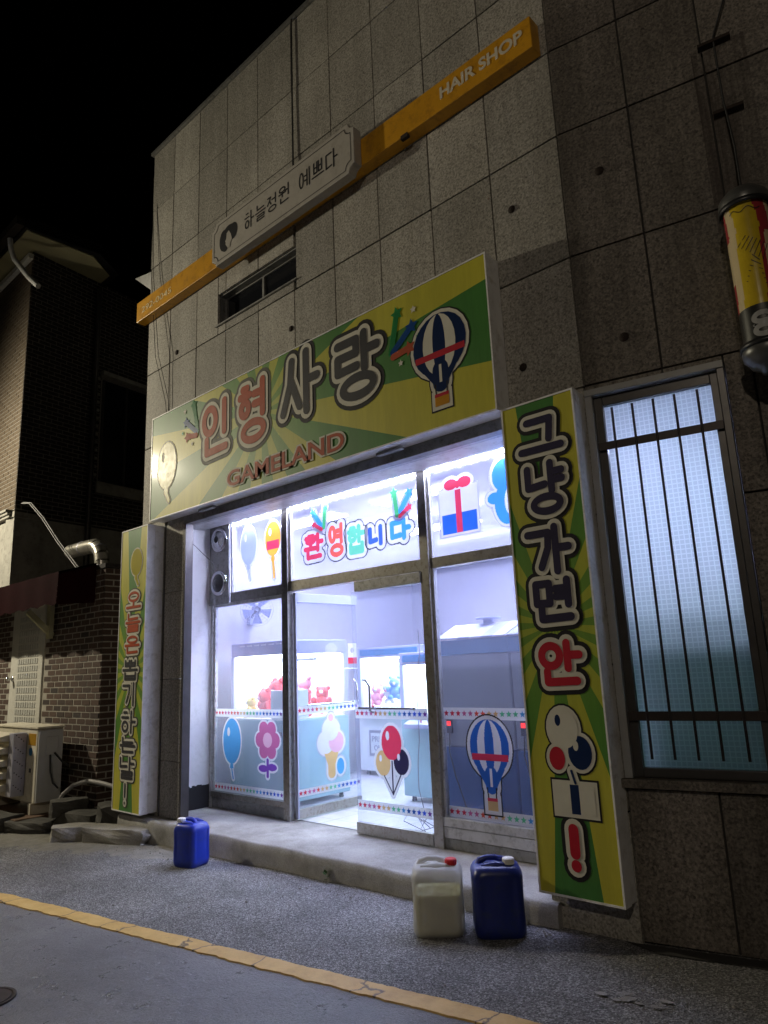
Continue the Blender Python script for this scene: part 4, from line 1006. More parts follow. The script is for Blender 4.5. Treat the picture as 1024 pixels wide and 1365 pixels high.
sticker(sf, fg, -6.69, 3.02, balloon('s_pale', .14, .22, 's_white', None, None, 's_pale'), 'pale blue balloon sticker', dark=None, sc=1.05)
sticker(sf, fg, -6.235, 3.0, [('s_yellow', ('d', 0, .14, .14, .2), True), ('s_red', ('b', -.11, .11, .02, .12), False), ('s_yellow', ('d', 0, -.09, .035, .04), True), ('s_yellow', ('c', (0, -.1), (.02, -.3), .02), True), ('s_white', ('d', -.05, .22, .025, .045), False)], 'orange balloon sticker with a red stripe')
sticker(sf, fg, -3.62, 3.05, gift('s_white', 's_red', .19, .25, 's_deep'), 'white and blue gift box sticker with red bow', dark='s_grey')
sticker(sf, fg, -3.1, 3.05, [('s_sky', ('d', 0, .16, .15, .15), True), ('s_sky', ('d', -.02, -.08, .12, .18), True), ('s_sky', ('d', -.14, -.02, .07, .05), True), ('s_white', ('d', .03, -.07, .07, .13), False)], 'sky blue cloud drop sticker beside the green sign', dark='s_grey')
sticker(sf, fg, -7.0, .82, balloon('s_teal', .17, .25, 's_white', None, None, 's_teal'), 'blue balloon sticker in the left window', dark=None, sc=.98)
sticker(sf, fg, -6.35, .84, flower('s_pink', 's_lightpink', 's_violet', .14), 'pink flower sticker in the left window', sc=.92)
def airship(c, stripe, band, basket, w=.2, h=.23):
    it = [(c, ('d', 0, .1, w, h), True), (c, ('p', [(-w * .72, -.06), (w * .72, -.06), (w * .22, -.22), (-w * .22, -.22)]), False), (stripe, ('d', 0, .1, w * .62, h * .98), False), (c, ('d', 0, .1, w * .24, h * .98), False),
          (band, ('b', -w * .93, w * .93, .0, .05), False), (c, ('c', (0, -.1), (0, -.2), w * .3), True), (stripe, ('b', -.012, .012, -.2, -.06), False)]
    it += [('outline', ('c', (-w * .22, -.21), (-w * .2, -.3), .006), True), ('outline', ('c', (w * .22, -.21), (w * .2, -.3), .006), True), (basket, ('b', -w * .26, w * .26, -.38, -.29), True), (band, ('b', -w * .26, w * .26, -.31, -.285), False)]
    return it
sticker(sf, fg, -3.47, .9, airship('s_deep', 's_white', 's_red', 's_tan', .19, .22), 'blue and white striped hot air balloon sticker in the right window', dark='outline', e=.03)
sticker(dl, fd, -4.51, .86, [('s_red', ('d', 0, .14, .12, .15), True), ('s_tan', ('d', -.11, -.04, .09, .11), True), ('s_black', ('d', .11, -.02, .09, .11), True), ('s_black', ('c', (0, -.02), (0, -.3), .008), True), ('s_black', ('c', (-.1, -.15), (0, -.3), .006), True), ('s_black', ('c', (.1, -.13), (0, -.3), .006), True), ('s_red', ('d', 0, .14, .12, .15), False), ('s_white', ('d', -.045, .2, .022, .04), False), ('s_white', ('d', -.14, 0, .016, .03), False), ('s_white', ('d', .08, .02, .016, .03), False)], 'sticker of three balloons, red, tan and black', e=.028)
sticker(ol, fo, 5.45, .84, icecream('s_white', 's_lightpink', 's_tan') + [('s_teal', ('d', .14, -.22, .06, .09), True)], 'white and pink ice cream sticker', sc=.92, dark='s_grey')
# welcome lettering
WL = [('환', (-5.71, -5.38, 2.79, 3.09), 's_red'), ('영', (-5.33, -5.06, 2.78, 3.14), 's_orange'), ('합', (-5.05, -4.77, 2.77, 3.08), 's_mint'), ('니', (-4.75, -4.51, 2.81, 3.03), 's_blue'), ('다', (-4.46, -4.17, 2.82, 3.05), 's_sky')]
for ch, b, c in WL: letter(sf, fg, ch, (b[0] + .035, b[1] - .035, b[2] + .04, b[3] - .03), .026, [(.001, .05, 0), (.0035, .038, 1), (.006, 0, 2)], [M['outline'], M['border_w'], M[c]])
def burst(par, fn, cx, cz, s, label, flip=1, dark=True):
    it = [('s_sky', ('c', (0, 0), (-.16 * flip, .2), .035), dark), ('s_green', ('c', (.02 * flip, 0), (.05 * flip, .24), .03), dark), ('s_red', ('c', (-.02 * flip, -.02), (-.14 * flip, .05), .025), dark),
          ('s_sky', ('s', -.17 * flip, .22, .07, .3), False), ('s_green', ('s', .055 * flip, .26, .07, 0), False), ('s_red', ('s', -.16 * flip, .06, .055, .2), False)]
    return sticker(par, fn, cx, cz, it, label, e=.03, sc=s, edge='s_grey')
burst(sf, fg, -5.4, 3.13, .85, 'burst of blue, green and red stars above the welcome letters, left one'); burst(sf, fg, -4.33, 3.08, .85, 'burst of blue, green and red stars above the welcome letters, right one', -1)

# loudspeaker panel
ls = thing('loudspeaker_panel', (-7.2, 4.88, 2.97), 'grey panel with two round chrome loudspeakers at the left of the shop window', 'loudspeaker')
m = MB(); m.box(-7.4, -7.0, 4.885, 4.905, 2.475, 3.45); m.build('panel', M['steel_dark'], ls, .003)
for z, mt, lb in ((3.26, 'chrome', 'shiny chrome ring with dark centre'), (2.73, 'black', 'dark glossy cone')):
    m = MB(); m.lathe((-7.19, 4.884, z), (0, -1, 0), [(0, .155), (.02, .15), (.03, .13), (.022, .11)], 32); sp = m.build('speaker_ring', M['chrome'], ls, label=lb)
    m = MB(); m.lathe((-7.19, 4.884, z), (0, -1, 0), [(.022, .11), (.035, .09), (.05, .05), (.052, .001)], 32); m.build('speaker_cone', M['chrome'] if mt == 'chrome' else M['black'], sp)
    m = MB(); m.ball((-7.19, 4.84, z), .045, 14, 8, (1, .5, 1)); m.build('dust_cap', M['black'], sp)
m = MB(); m.tube([(-7.3, WY + .03, 3.36), (-7.29, 4.6, 3.18), (-7.28, 4.86, 2.98), (-7.26, 4.87, 2.84), (-7.24, 4.86, 2.45), (-7.2, 4.85, 2.32)], .005, 5); tag(m.build('speaker_cable', M['cable_grey']), 'thin cable sagging from the pillar top to the loudspeakers', 'cable')
# shutter housing & soffit
sh = thing('shutter_box', (-5, 4.5, 3.5), 'long roller shutter housing above the shop front', 'shutter')
def sbox(name, y0, y1, z0, z1, mat): m = MB(); m.box(-7.4, -2.62, y0, y1, z0, z1); m.build(name, mat, sh, .004)
sbox('lower_cover', 4.3, 4.4, 3.36, 3.48, M['steel_dark']); sbox('shutter_curtain', 4.43, 4.5, 3.38, 3.48, M['alu']); sbox('housing', 4.53, 4.8, 3.40, 3.5, M['white_metal']); sbox('inner_cover', 4.83, 4.9, 3.43, 3.5, M['alu'])

# ================================================================== SIGNS
def light_box(t_, x0, x1, z0, z1, yf, yb, facemat, raycentre, gap=.075, edge=None):
    """face with print, folded edge trim, two-piece body"""
    m = MB(); m.box(x0 + .006, x1 - .006, yf - .001, yf + .003, z0 + .006, z1 - .006)
    m.build('printed_face', facemat, t_, loc=(raycentre[0], yf, raycentre[1]))
    e = MB()
    for (a, b, c, d) in ((x0, x1, z0, z0 + .012), (x0, x1, z1 - .012, z1), (x0, x0 + .012, z0 + .012, z1 - .012), (x1 - .012, x1, z0 + .012, z1 - .012)): e.box(a, b, yf - .006, yf + gap, c, d)
    e.build('edge_trim', edge or M['white_metal'], t_)
    m = MB(); m.box(x0 + .004, x1 - .004, yf + gap + .004, yb, z0 + .004, z1 - .004); m.build('box_body', M['white_metal'], t_, .003)
    m = MB(); m.box(x0 + .016, x1 - .016, yf + .005, yf + gap + .002, z0 + .016, z1 - .016); m.build('inner_frame', M['grey_metal'], t_)
bs = thing('shop_sign', (-5.05, 4.2, 3.45), 'wide green and yellow sign box above the shop entrance', 'sign')
light_box(bs, -7.49, -2.615, 3.445, 4.71, 4.12, 4.295, M['rays_big'], (-5.35, 4.2))
fb = lambda x, y, h: V((x, 4.1175 - h, y))
LAY = [(.001, .082, 0), (.0055, .042, 1), (.010, 0, 2)]
for ch, b, c in (('인', (-6.42, -5.86, 3.93, 4.55), 'brown_red'), ('형', (-5.76, -5.22, 3.91, 4.58), 'brown_red'), ('사', (-5.07, -4.47, 4.0, 4.64), 'charcoal'), ('랑', (-4.3, -3.71, 3.93, 4.56), 'charcoal')):
    letter(bs, fb, ch, (b[0] + .05, b[1] - .05, b[2] + .05, b[3] - .05), .042, LAY, [M['outline_grey'] if c == 'brown_red' else M['outline'], M['border'], M[c]])
for d, mt, h in ((.021, 'border', .004), (.004, 'brown_red', .0075)):
    text(bs, 'GAMELAND', .225, (-5.93, 4.1165 - h, 3.545), (1, 0, 0), M[mt], d, .0012, name='lettering', width=1.72)
sticker(bs, fb, -3.1, 4.02, airship('s_navy', 'border', 'red', 's_yellow', .25, .25), 'navy and cream striped hot air balloon sticker on the right of the sign', e=.03, edge='border', dark='outline', sc=1.05)
sticker(bs, fb, -7.13, 4.0, [('s_lemon', ('d', 0, .05, .2, .28), True), ('s_lemon', ('d', 0, -.26, .04, .05), True), ('s_lemon', ('c', (0, -.28), (.06, -.38), .025), True), ('border', ('d', -.08, .16, .03, .06), False)], 'pale yellow balloon sticker at the left end of the sign', e=.018, edge='border')
def confetti(cx, cz, fl):
    it = [('s_green', ('c', (0, 0), (.07 * fl, .3), .03), False), ('s_deep', ('c', (.02 * fl, 0), (.2 * fl, .14), .03), False), ('brown_red', ('c', (.02 * fl, -.04), (.17 * fl, -.02), .03), False),
          ('s_green', ('s', .08 * fl, .33, .07, .2), False), ('s_deep', ('s', .23 * fl, .16, .07, 0), False), ('brown_red', ('s', .2 * fl, -.02, .07, .3), False), ('border', ('s', .26 * fl, .3, .035, 0), False), ('border', ('s', .1 * fl, -.12, .03, 0), False), ('s_green', ('s', .3 * fl, .05, .03, 0), False)]
    sticker(bs, fb, cx, cz, it, 'confetti stars print', e=.01)
confetti(-3.6, 4.22, 1); confetti(-6.5, 4.3, -1)
# three small lamp clips under the sign
for x in (-6.6, -3.9):
    m = MB(); m.box(x, x + .28, 4.2, 4.25, 3.415, 3.44); m.build('bottom_latch', M['grey_metal'], bs, .003)
rs = thing('vertical_sign', (-2.31, 4.2, .26), 'tall green sign standing at the right of the entrance', 'sign', 'tall green signs beside the entrance')
light_box(rs, -2.6, -2.035, .265, 3.44, 4.14, 4.297, M['rays_side'], (-2.33, 1.9))
fr_ = lambda x, y, h: V((x, 4.1375 - h, y))
LAY2 = [(.001, .056, 0), (.0055, .029, 1), (.010, 0, 2)]
for ch, b, c in (('그', (-2.48, -2.13, 3.02, 3.31), 'navy'), ('냥', (-2.46, -2.14, 2.62, 2.99), 'navy'), ('가', (-2.5, -2.14, 2.22, 2.55), 'navy'), ('면', (-2.47, -2.14, 1.9, 2.2), 'navy'), ('안', (-2.47, -2.14, 1.5, 1.8), 'red'), ('!', (-2.42, -2.22, .42, .69), 'red')):
    letter(rs, fr_, ch, (b[0] + .03, b[1] - .03, b[2] + .03, b[3] - .03), .026 if ch != '!' else .034, LAY2, [M['outline'], M['border'], M[c]])
sticker(rs, fr_, -2.3, 1.05, [('border', ('d', -.03, .2, .1, .12), True), ('s_navy', ('d', .07, .06, .08, .1), True), ('red', ('d', -.09, .02, .055, .07), True), ('s_navy', ('c', (0, -.05), (.02, -.12), .008), True), ('border', ('b', -.12, .14, -.3, -.13), True), ('s_navy', ('b', -.02, .04, -.3, -.13), False), ('border', ('d', -.03, .2, .1, .12), False), ('s_navy', ('d', -.065, .25, .02, .035), False), ('border', ('d', .045, .1, .018, .03), False)], 'cream, navy and red balloons over a gift box sticker', e=.022, edge='border', dark='outline')
lsn = thing('vertical_sign', (-7.77, 4.2, .22), 'tall pale green sign standing at the left of the entrance', 'sign', 'tall green signs beside the entrance')
light_box(lsn, -8.08, -7.46, .22, 3.41, 4.09, 4.297, M['rays_side'], (-7.77, 1.75), .09)
fl_ = lambda x, y, h: V((x, 4.0875 - h, y))
LAY3 = [(.001, .04, 0), (.0055, .024, 1), (.010, 0, 2)]
for ch, b, c in (('오', (-7.9, -7.56, 2.44, 2.65), 'brown_red'), ('늘', (-7.9, -7.56, 2.18, 2.4), 'brown_red'), ('은', (-7.9, -7.56, 1.93, 2.14), 'brown_red'), ('뽑', (-7.93, -7.58, 1.64, 1.87), 'charcoal'), ('기', (-7.93, -7.6, 1.36, 1.61), 'charcoal'), ('하', (-7.93, -7.58, 1.06, 1.3), 'charcoal'), ('는', (-7.93, -7.58, .84, 1.02), 'charcoal'), ('날', (-7.93, -7.58, .57, .81), 'charcoal'), ('!', (-7.86, -7.7, .3, .53), 'charcoal')):
    letter(lsn, fl_, ch, (b[0] + .02, b[1] - .02, b[2] + .015, b[3] - .015), .0155, LAY3, [M['outline_grey'], M['border'], M[c]])
sticker(lsn, fl_, -7.7, 2.93, [('s_lemon', ('d', 0, .06, .13, .16), True), ('s_lemon', ('d', 0, -.12, .03, .03), True), ('s_lemon', ('c', (0, -.13), (.05, -.2), .02), True)], 'pale yellow balloon sticker', e=.015, edge='border')
# hair salon beam
hb = thing('beam_sign', (-5, 4.2, 6.22), 'long orange yellow beam sign running across the upper facade', 'sign')
m = MB(); m.box(-8.085, -2.085, 4.17, 4.297, 6.225, 6.505); m.build('beam_box', M['beam_yellow'], hb, .006)
m = MB(); m.box(-3.42, -3.34, 4.166, 4.2, 6.2, 6.24); m.build('joint_clip', M['rust'], hb)
text(hb, '292-0045', .115, (-7.95, 4.168, 6.315), (1, 0, 0), M['pale_letter'], .0, .002, width=.72)
text(hb, 'HAIR SHOP', .15, (-2.975, 4.168, 6.33), (1, 0, 0), M['cream_letter'], .004, .003, width=.8)
pq = thing('salon_board', (-5.05, 4.12, 6.13), 'grey cream board with scooped corners fixed on the yellow beam', 'sign')
def scoop(x0, x1, z0, z1, r, y):
    pts = []
    for (cx, cz, a0) in ((x0, z0, 90), (x1, z0, 180), (x1, z1, 270), (x0, z1, 0)):
        for i in range(7):
            a = rad(a0 - 15 * i); pts.append(V((cx + r * math.cos(a), y, cz + r * math.sin(a))))
    return pts
o_ = scoop(-6.19, -3.9, 6.13, 6.66, .075, 4.07)
m = MB(); m.prism(o_, (0, .097, 0)); m.build('board', M['plaque'], pq, .006)
i1 = scoop(-6.15, -3.94, 6.17, 6.62, .075, 4.0675); i2 = scoop(-6.143, -3.947, 6.177, 6.613, .075, 4.0675)
m = MB(); m.add(i1 + i2, [(i, (i + 1) % len(i1), len(i1) + (i + 1) % len(i1), len(i1) + i) for i in range(len(i1))], False); m.build('inset_line', M['ink'], pq)
fp = lambda x, y, h: V((x, 4.0685 - h, y))
xx = -5.57
for ch in '하늘정원 예쁘다':
    if ch == ' ': xx += .12; continue
    letter(pq, fp, ch, (xx, xx + .155, 6.32, 6.495), .0085, [(.001, 0, 0)], [M['ink']]); xx += .195
# logo: woman's head in profile inside a dark hair shape
p = Pen(fp); p.layer(.001, 0); p.disc(-5.86, 6.43, .12, .1); p.disc(-5.96, 6.38, .08, .13); p.disc(-5.78, 6.42, .075, .1); p.disc(-5.93, 6.28, .05, .05)
p.layer(.0035, 1); p.shape([(-5.9, 6.44), (-5.86, 6.46), (-5.82, 6.4), (-5.8, 6.33), (-5.83, 6.3), (-5.84, 6.25), (-5.88, 6.25), (-5.89, 6.27), (-5.92, 6.31), (-5.915, 6.335), (-5.93, 6.35), (-5.905, 6.38)])
p.mb.build('logo', [M['ink'], M['plaque']], pq, label='dark logo of long hair around a face in profile')

# ================================================================== BARRED WINDOW (right wall)
bw = thing('barred_window', w2(.43, 0, .92), 'tall frosted window with dark vertical bars in the right wall', 'window')
def wbox(name, u0, u1, o0, o1, z0, z1, mat, bev=.003, par=None):
    m = MB(); m.obox(w2(u0, o0, z0), T2 * (u1 - u0), N2 * (o1 - o0), V((0, 0, z1 - z0))); return m.build(name, mat, par or bw, bev)
wbox('outer_frame', .003, .05, -.1, .03, .96, 3.40, M['grey_metal']); wbox('outer_frame', .82, .862, -.1, .02, .96, 3.40, M['frame_dark']); wbox('outer_frame', .003, .862, -.1, .03, 3.402, 3.448, M['grey_metal'])
wbox('sill', -.02, .9, -.1, .045, .905, .957, M['granite_shaded'])
wbox('inner_frame', .052, .105, -.09, -.02, .962, 3.398, M['frame_dark']); wbox('inner_frame', .775, .818, -.09, -.02, .962, 3.398, M['frame_dark']); wbox('inner_frame', .107, .773, -.09, -.02, 3.33, 3.398, M['frame_dark']); wbox('inner_frame', .107, .773, -.09, -.02, .962, 1.015, M['frame_dark'])
m = MB(); pu = [(.107, 1.015), (.773, 1.015), (.773, 3.33), (.107, 3.33)]
po = bpy.data.objects
PO = w2(.107, -.06, 0)
mp = MB(); mp.add([PO + V((u - .107, 0, z)) for u, z in pu] + [PO + V((u - .107, .006, z)) for u, z in pu], [(0, 1, 2, 3), (7, 6, 5, 4)], False)
pane_o = mp.build('pane', M['frost'], bw, loc=PO)
pane_o.rotation_euler.z = WA
for i, u in enumerate((.17, .30, .43, .56, .695)):
    m = MB(); m.tube([w2(u, .012, 1.07), w2(u, .012, 3.295)], .0085, 8); m.build('bar', M['bar_metal'], bw)
wbox('cross_bar', .055, .818, .0, .008, 3.015, 3.07, M['bar_metal']); wbox('cross_bar', .055, .818, .0, .008, 1.29, 1.345, M['bar_metal'])

# barber pole on the right wall
bp = thing('barber_pole', w2(1.115, .24, 3.2), 'cylindrical barber sign with yellow and red print hanging at the right wall', 'barber pole')
ax0 = w2(1.115, .25, 0)
def A(z): return ax0 + V((0, 0, z))
m = MB(); m.lathe(A(4.27), (0, 0, 1), [(0, .138), (.03, .142), (.06, .135), (.1, .1), (.13, .05), (.135, .001)], 32); m.build('top_cap', M['cap_dark'], bp)
m = MB(); m.lathe(A(4.24), (0, 0, 1), [(0, .138), (.0, .146), (.03, .146), (.03, .138)], 32); m.build('top_ring', M['black'], bp)
m = MB(); m.lathe(A(3.22), (0, 0, 1), [(0, .001), (0, .05), (.03, .06), (.04, .1), (.07, .115), (.09, .135), (.13, .14), (.14, .137)], 32); m.build('bottom_cap', M['cap_dark'], bp)
m = MB(); m.lathe(A(3.36), (0, 0, 1), [(0, .136), (0, .145), (.03, .145), (.03, .136)], 32); m.build('bottom_ring', M['black'], bp)
dr_ = MB(); n = 96; z0, z1 = 3.38, 4.25
for k_ in range(n):
    th0, th1 = 2 * math.pi * k_ / n, 2 * math.pi * (k_ + 1) / n
    for j in range(48):
        za, zb = z0 + (z1 - z0) * j / 48, z0 + (z1 - z0) * (j + 1) / 48
        ph = (k_ / n * 3 + .03 * math.sin(j * .28) + .04 * math.sin(j * .11 + 1)) % 1
        s_i = 1 if ph < .5 else (0 if ph < (.78 if j > 36 or j < 22 else .6) else 2)
        if za < z0 + .2: s_i = 3
        dr_.mat(s_i); dr_.add([A(za) + V((math.cos(th0), math.sin(th0), 0)) * .122, A(za) + V((math.cos(th1), math.sin(th1), 0)) * .122, A(zb) + V((math.cos(th1), math.sin(th1), 0)) * .122, A(zb) + V((math.cos(th0), math.sin(th0), 0)) * .122], [(0, 1, 2, 3)], True)
dr_.build('printed_drum', [M['pole_red'], M['pole_yellow'], M['pole_cream'], M['black']], bp)
fpole_dir = (EYE - A(3.6)); tb0 = math.atan2(fpole_dir.y, fpole_dir.x)
fpl = lambda x, y, h: A(y) + V((math.cos(tb0 + x / .123), math.sin(tb0 + x / .123), 0)) * (.1235 + h)
p = Pen(fpl)
p.layer(.0008, 0)
for (cx, cz) in ((.0, 3.515), (.0, 3.44)): p.ring(cx, cz, .046, .027, .015)
p.layer(.0012, 0); p.cap((-.05, 3.475), (.05, 3.49), .007)
for (x, z) in ((.07, 3.5), (.075, 3.45)): p.cap((x, z - .015), (x + .012, z + .015), .006)
p.mb.build('printed_mark', [M['s_white']], bp, label='white looping figure on the dark band of the drum')
p = Pen(fpl); p.layer(.0008, 0)
for i in range(14):   # flowing line drawing
    a = i * .45; p.cap((-.09 + .012 * i, 4.2 + .012 * math.sin(a * 2)), (-.078 + .012 * i, 4.2 + .012 * math.sin(a * 2 + .9)), .0025)
for i in range(7): p.cap((-.07 + .02 * i, 3.98 - .02 * i), (-.02 + .018 * i, 4.03 - .012 * i), .0022)
for i in range(6): p.cap((.0 - .01 * i, 3.9 - .03 * i), (.03 + .004 * i, 3.86 - .03 * i), .0022)
p.mb.build('line_print', [M['ink']], bp)
m = MB(); m.lathe(A(3.37), (0, 0, 1), [(0, .136), (.88, .136)], 40); m.build('clear_tube', M['glass_tube'], bp)
m = MB(); m.tube([w2(1.12, .0, 4.1), w2(1.115, .16, 4.12)], .02, 8); m.tube([w2(1.12, .0, 3.45), w2(1.115, .13, 3.45)], .02, 8); m.build('wall_bracket', M['rust'], bp)
m = MB(); m.tube([w2(1.45, .1, 6.9), w2(1.3, .06, 6.3), w2(1.2, .05, 5.95), w2(1.1, .04, 5.7), w2(1.1, .05, 5.2), w2(1.12, .12, 4.8), w2(1.115, .24, 4.4)], .006, 6); tag(m.build('pole_cable', M['cable']), 'black cable running down the right wall to the barber pole', 'cable')

# cables on the facade
m = MB(); m.tube([(-5.0, WY - .02, 8.8), (-5.0, WY - .025, 7.6), (-4.995, WY - .03, 6.68)], .009, 6); tag(m.build('black_cable', M['cable']), 'black cable hanging from the parapet down to the salon board', 'cable')
m = MB(); m.tube([(-7.93, WY - .03, 7.9), (-7.85, WY - .06, 6.8), (-7.62, WY - .1, 5.6), (-7.46, WY - .03, 4.95), (-7.45, WY - .02, 4.72)], .004, 5); tag(m.build('thin_wire', M['cable']), 'thin wire slanting down the left facade edge, outer one', 'wire', 'thin wires on the left facade edge')
m = MB(); m.tube([(-7.93, WY - .03, 7.95), (-7.8, WY - .06, 6.8), (-7.55, WY - .1, 5.6), (-7.4, WY - .03, 4.97), (-7.39, WY - .02, 4.72)], .004, 5); tag(m.build('thin_wire', M['cable']), 'thin wire slanting down the left facade edge, inner one', 'wire', 'thin wires on the left facade edge')

# ================================================================== JERRY CANS
def jerry(name, cx, cy, rot, lx, ly, h, body, cap, lab, liquid=None, cap_at=(.28, -.25)):
    z0 = gz(cx) ; t_ = thing(name, (cx, cy, z0), lab, 'jerry can', 'plastic jerry cans by the step')
    R = Matrix.Rotation(rot, 3, 'Z')
    def ring(sx, sy, z, ex=5.5, n=56, rib=0):
        pts = []
        for i in range(n):
            a = 2 * math.pi * i / n; c, s = math.cos(a), math.sin(a)
            x = sx * math.copysign(abs(c) ** (2 / ex), c); y = sy * math.copysign(abs(s) ** (2 / ex), s)
            if rib:   # moulded vertical grooves on the broad sides
                g_ = math.exp(-((abs(x) / sx - .55) / .09) ** 2) + math.exp(-((abs(y) / sy - .55) / .09) ** 2)
                x *= 1 - rib * 1.6 * g_ * (abs(c) > abs(s)); y *= 1 - rib * 1.6 * g_ * (abs(s) > abs(c))
            p = R @ V((x, y, 0)); pts.append(V((cx + p.x, cy + p.y, z0 + z)))
        return pts
    prof = [(.86, .0, 0), (.94, .008, 0), (.985, .03, .0), (1, .055, .0), (1, .08, .05), (.985, h * .5, .06), (1, h * .78, .05), (1, h * .81, 0), (.975, h * .86, 0), (.9, h * .915, 0), (.8, h * .945, 0), (.66, h * .955, 0)]
    b = MB(); n = 56; rings = [ring(lx * s, ly * s, z, 5.5 if z < h * .85 else 4.5, n, r_) for s, z, r_ in prof]
    vs = [q for r_ in rings for q in r_]
    b.add(vs, [(i * n + k, i * n + (k + 1) % n, (i + 1) * n + (k + 1) % n, (i + 1) * n + k) for i in range(len(rings) - 1) for k in range(n)], True)
    b.add(rings[0], [tuple(reversed(range(n)))], False); b.add(rings[-1], [tuple(range(n))], False)
    b.build('body', body, t_)
    def L(x, y, z): p = R @ V((x * lx, y * ly, 0)); return V((cx + p.x, cy + p.y, z0 + z))
    # moulded carrying handle running across the top, on two shoulders
    hd = MB(); hd.tube([L(-.72, 0, h * .9), L(-.62, 0, h * .985), L(-.35, 0, h * 1.02), L(.0, 0, h * 1.02), L(.22, 0, h * .99), L(.3, 0, h * .93)], [.024, .021, .018, .018, .021, .026], 10); hd.build('handle', body, t_)
    sh_ = MB()
    for k in (-1, 1): sh_.tube([L(-.6, .5 * k, h * .93), L(.0, .55 * k, h * .955), L(.55, .5 * k, h * .93)], [.02, .026, .02], 8)
    sh_.build('shoulder_ridge', body, t_)
    c = MB(); c.lathe(L(cap_at[0] * 2, cap_at[1] * 2, h * .93), (0, 0, 1), [(0, .032), (.035, .032), (.035, .03)], 20); c.build('spout', body, t_)
    c = MB(); k2 = []
    o = L(cap_at[0] * 2, cap_at[1] * 2, h * .965); nn = 28
    for (hh, rr) in ((0, .036), (.03, .036), (.036, .03), (.036, .001)):
        for i in range(nn):
            a = 2 * math.pi * i / nn; r2 = rr + (.0022 if i % 2 and rr > .033 else 0); k2.append(o + V((math.cos(a) * r2, math.sin(a) * r2, hh)))
    c.add(k2, [(i * nn + k, i * nn + (k + 1) % nn, (i + 1) * nn + (k + 1) % nn, (i + 1) * nn + k) for i in range(3) for k in range(nn)], False)
    c.build('cap', cap, t_)
    if liquid:
        q = MB(); lr = [ring(lx * s * .89, ly * s * .89, z, 5.5, n) for s, z in ((.86, .006), (.95, .02), (.985, .05), (.98, h * .57))]
        q.add([a for r_ in lr for a in r_], [(i * n + k, i * n + (k + 1) % n, (i + 1) * n + (k + 1) % n, (i + 1) * n + k) for i in range(3) for k in range(n)], True); q.add(lr[-1], [tuple(range(n))], False)
        q.build('liquid', liquid, t_)
    return t_
jerry('jerry_can', -6.1, 3.87, rad(14), .135, .12, .385, M['blue_can'], M['cap_white'], 'bright blue plastic jerry can standing alone left of the door', cap_at=(-.3, -.2))
jerry('jerry_can', -3.165, 3.83, rad(38), .165, .16, .415, M['milky'], M['cap_red'], 'milky jerry can half full of yellowish liquid with a red cap', M['liquid'], cap_at=(.28, -.18))
jerry('jerry_can', -2.83, 4.01, rad(40), .16, .148, .425, M['blue_can_dark'], M['cap_white'], 'dark blue jerry can with a pale cap beside the milky one', cap_at=(.24, -.22))

# ================================================================== LEFT: LOWER BRICK BUILDING
lb = thing('brick_outbuilding', (-10.5, 4.3, -.1), 'low red brown brick building with a white door left of the shop', 'building')
BX, BY, BZ = -8.92, 4.3, 3.1
m = MB(); m.box(-16, BX - .004, BY + .004, 6.2, -.15, BZ - .01); m.build('mortar_core', M['mortar'], lb)
BRH, BRL, JT = .08, .25, .016
DOOR = (-11.9, -10.72, 0, 2.78)
def brick_mesh(name, l, d, h, mat):
    b = MB(); e = .003
    b.add([(0, 0, 0), (l, 0, 0), (l, d, 0), (0, d, 0), (0, 0, h), (l, 0, h), (l, d, h), (0, d, h)], [(0, 1, 5, 4), (1, 2, 6, 5), (4, 5, 6, 7), (3, 0, 4, 7), (0, 3, 2, 1)], False)
    me = bpy.data.meshes.new(name); me.from_pydata([v for v in b.v], [], b.f); me.materials.append(mat); return me
JV = .03
bm_full = brick_mesh('brick', BRL - JV, .03, BRH - JT, M['brick_red']); 
cand = []; rest = MB()
for j in range(int((BZ + .1) / BRH)):
    z = -.1 + j * BRH; off = (j % 2) * BRL / 2
    i = 0; x = BX - BRL + off
    while x > -16:
        half = False
        if off and i == 0: pass
        xa, xb = x, x + BRL - JV
        if xb > BX: xb = BX
        if not (xb > DOOR[0] and xa < DOOR[1] and z < DOOR[3]): cand.append((xa, xb, z))
        x -= BRL; i += 1
cand.sort(key=lambda c: (abs(c[0] + 9.5) + (0 if c[2] > .5 else 3)))
lbl = wloc(lb); nb = 0
for (xa, xb, z) in cand:
    full = xb - xa > BRL - JV - .01
    if nb < 280 and full and xa > -11.0:
        o = bpy.data.objects.new('brick', bm_full); col.objects.link(o); o.parent = lb; o.location = V((xa, BY + random.uniform(-.003, .002), z)) - lbl; nb += 1
    else: rest.box(xa, xb, BY + random.uniform(-.003, .002), BY + .03, z, z + BRH - JT)
# side face, in deep shade
for j in range(int((BZ + .1) / BRH)):
    z = -.1 + j * BRH; y = BY + .001 + (j % 2) * BRL / 2
    if j % 2: rest.box(BX - .03, BX + random.uniform(-.002, .003), BY + .004, BY + BRL / 2 - JT, z, z + BRH - JT)
    while y < 6.0:
        rest.box(BX - .03, BX + random.uniform(-.002, .003), y + .003, y + BRL - JT, z, z + BRH - JT); y += BRL
rest.build('brickwork', M['brick_red'], lb, kind='stuff')
m = MB(); m.box(-16, BX + .03, BY - .02, 6.2, BZ - .008, BZ + .05); m.build('roof_edge', M['brick_shaded'], lb)
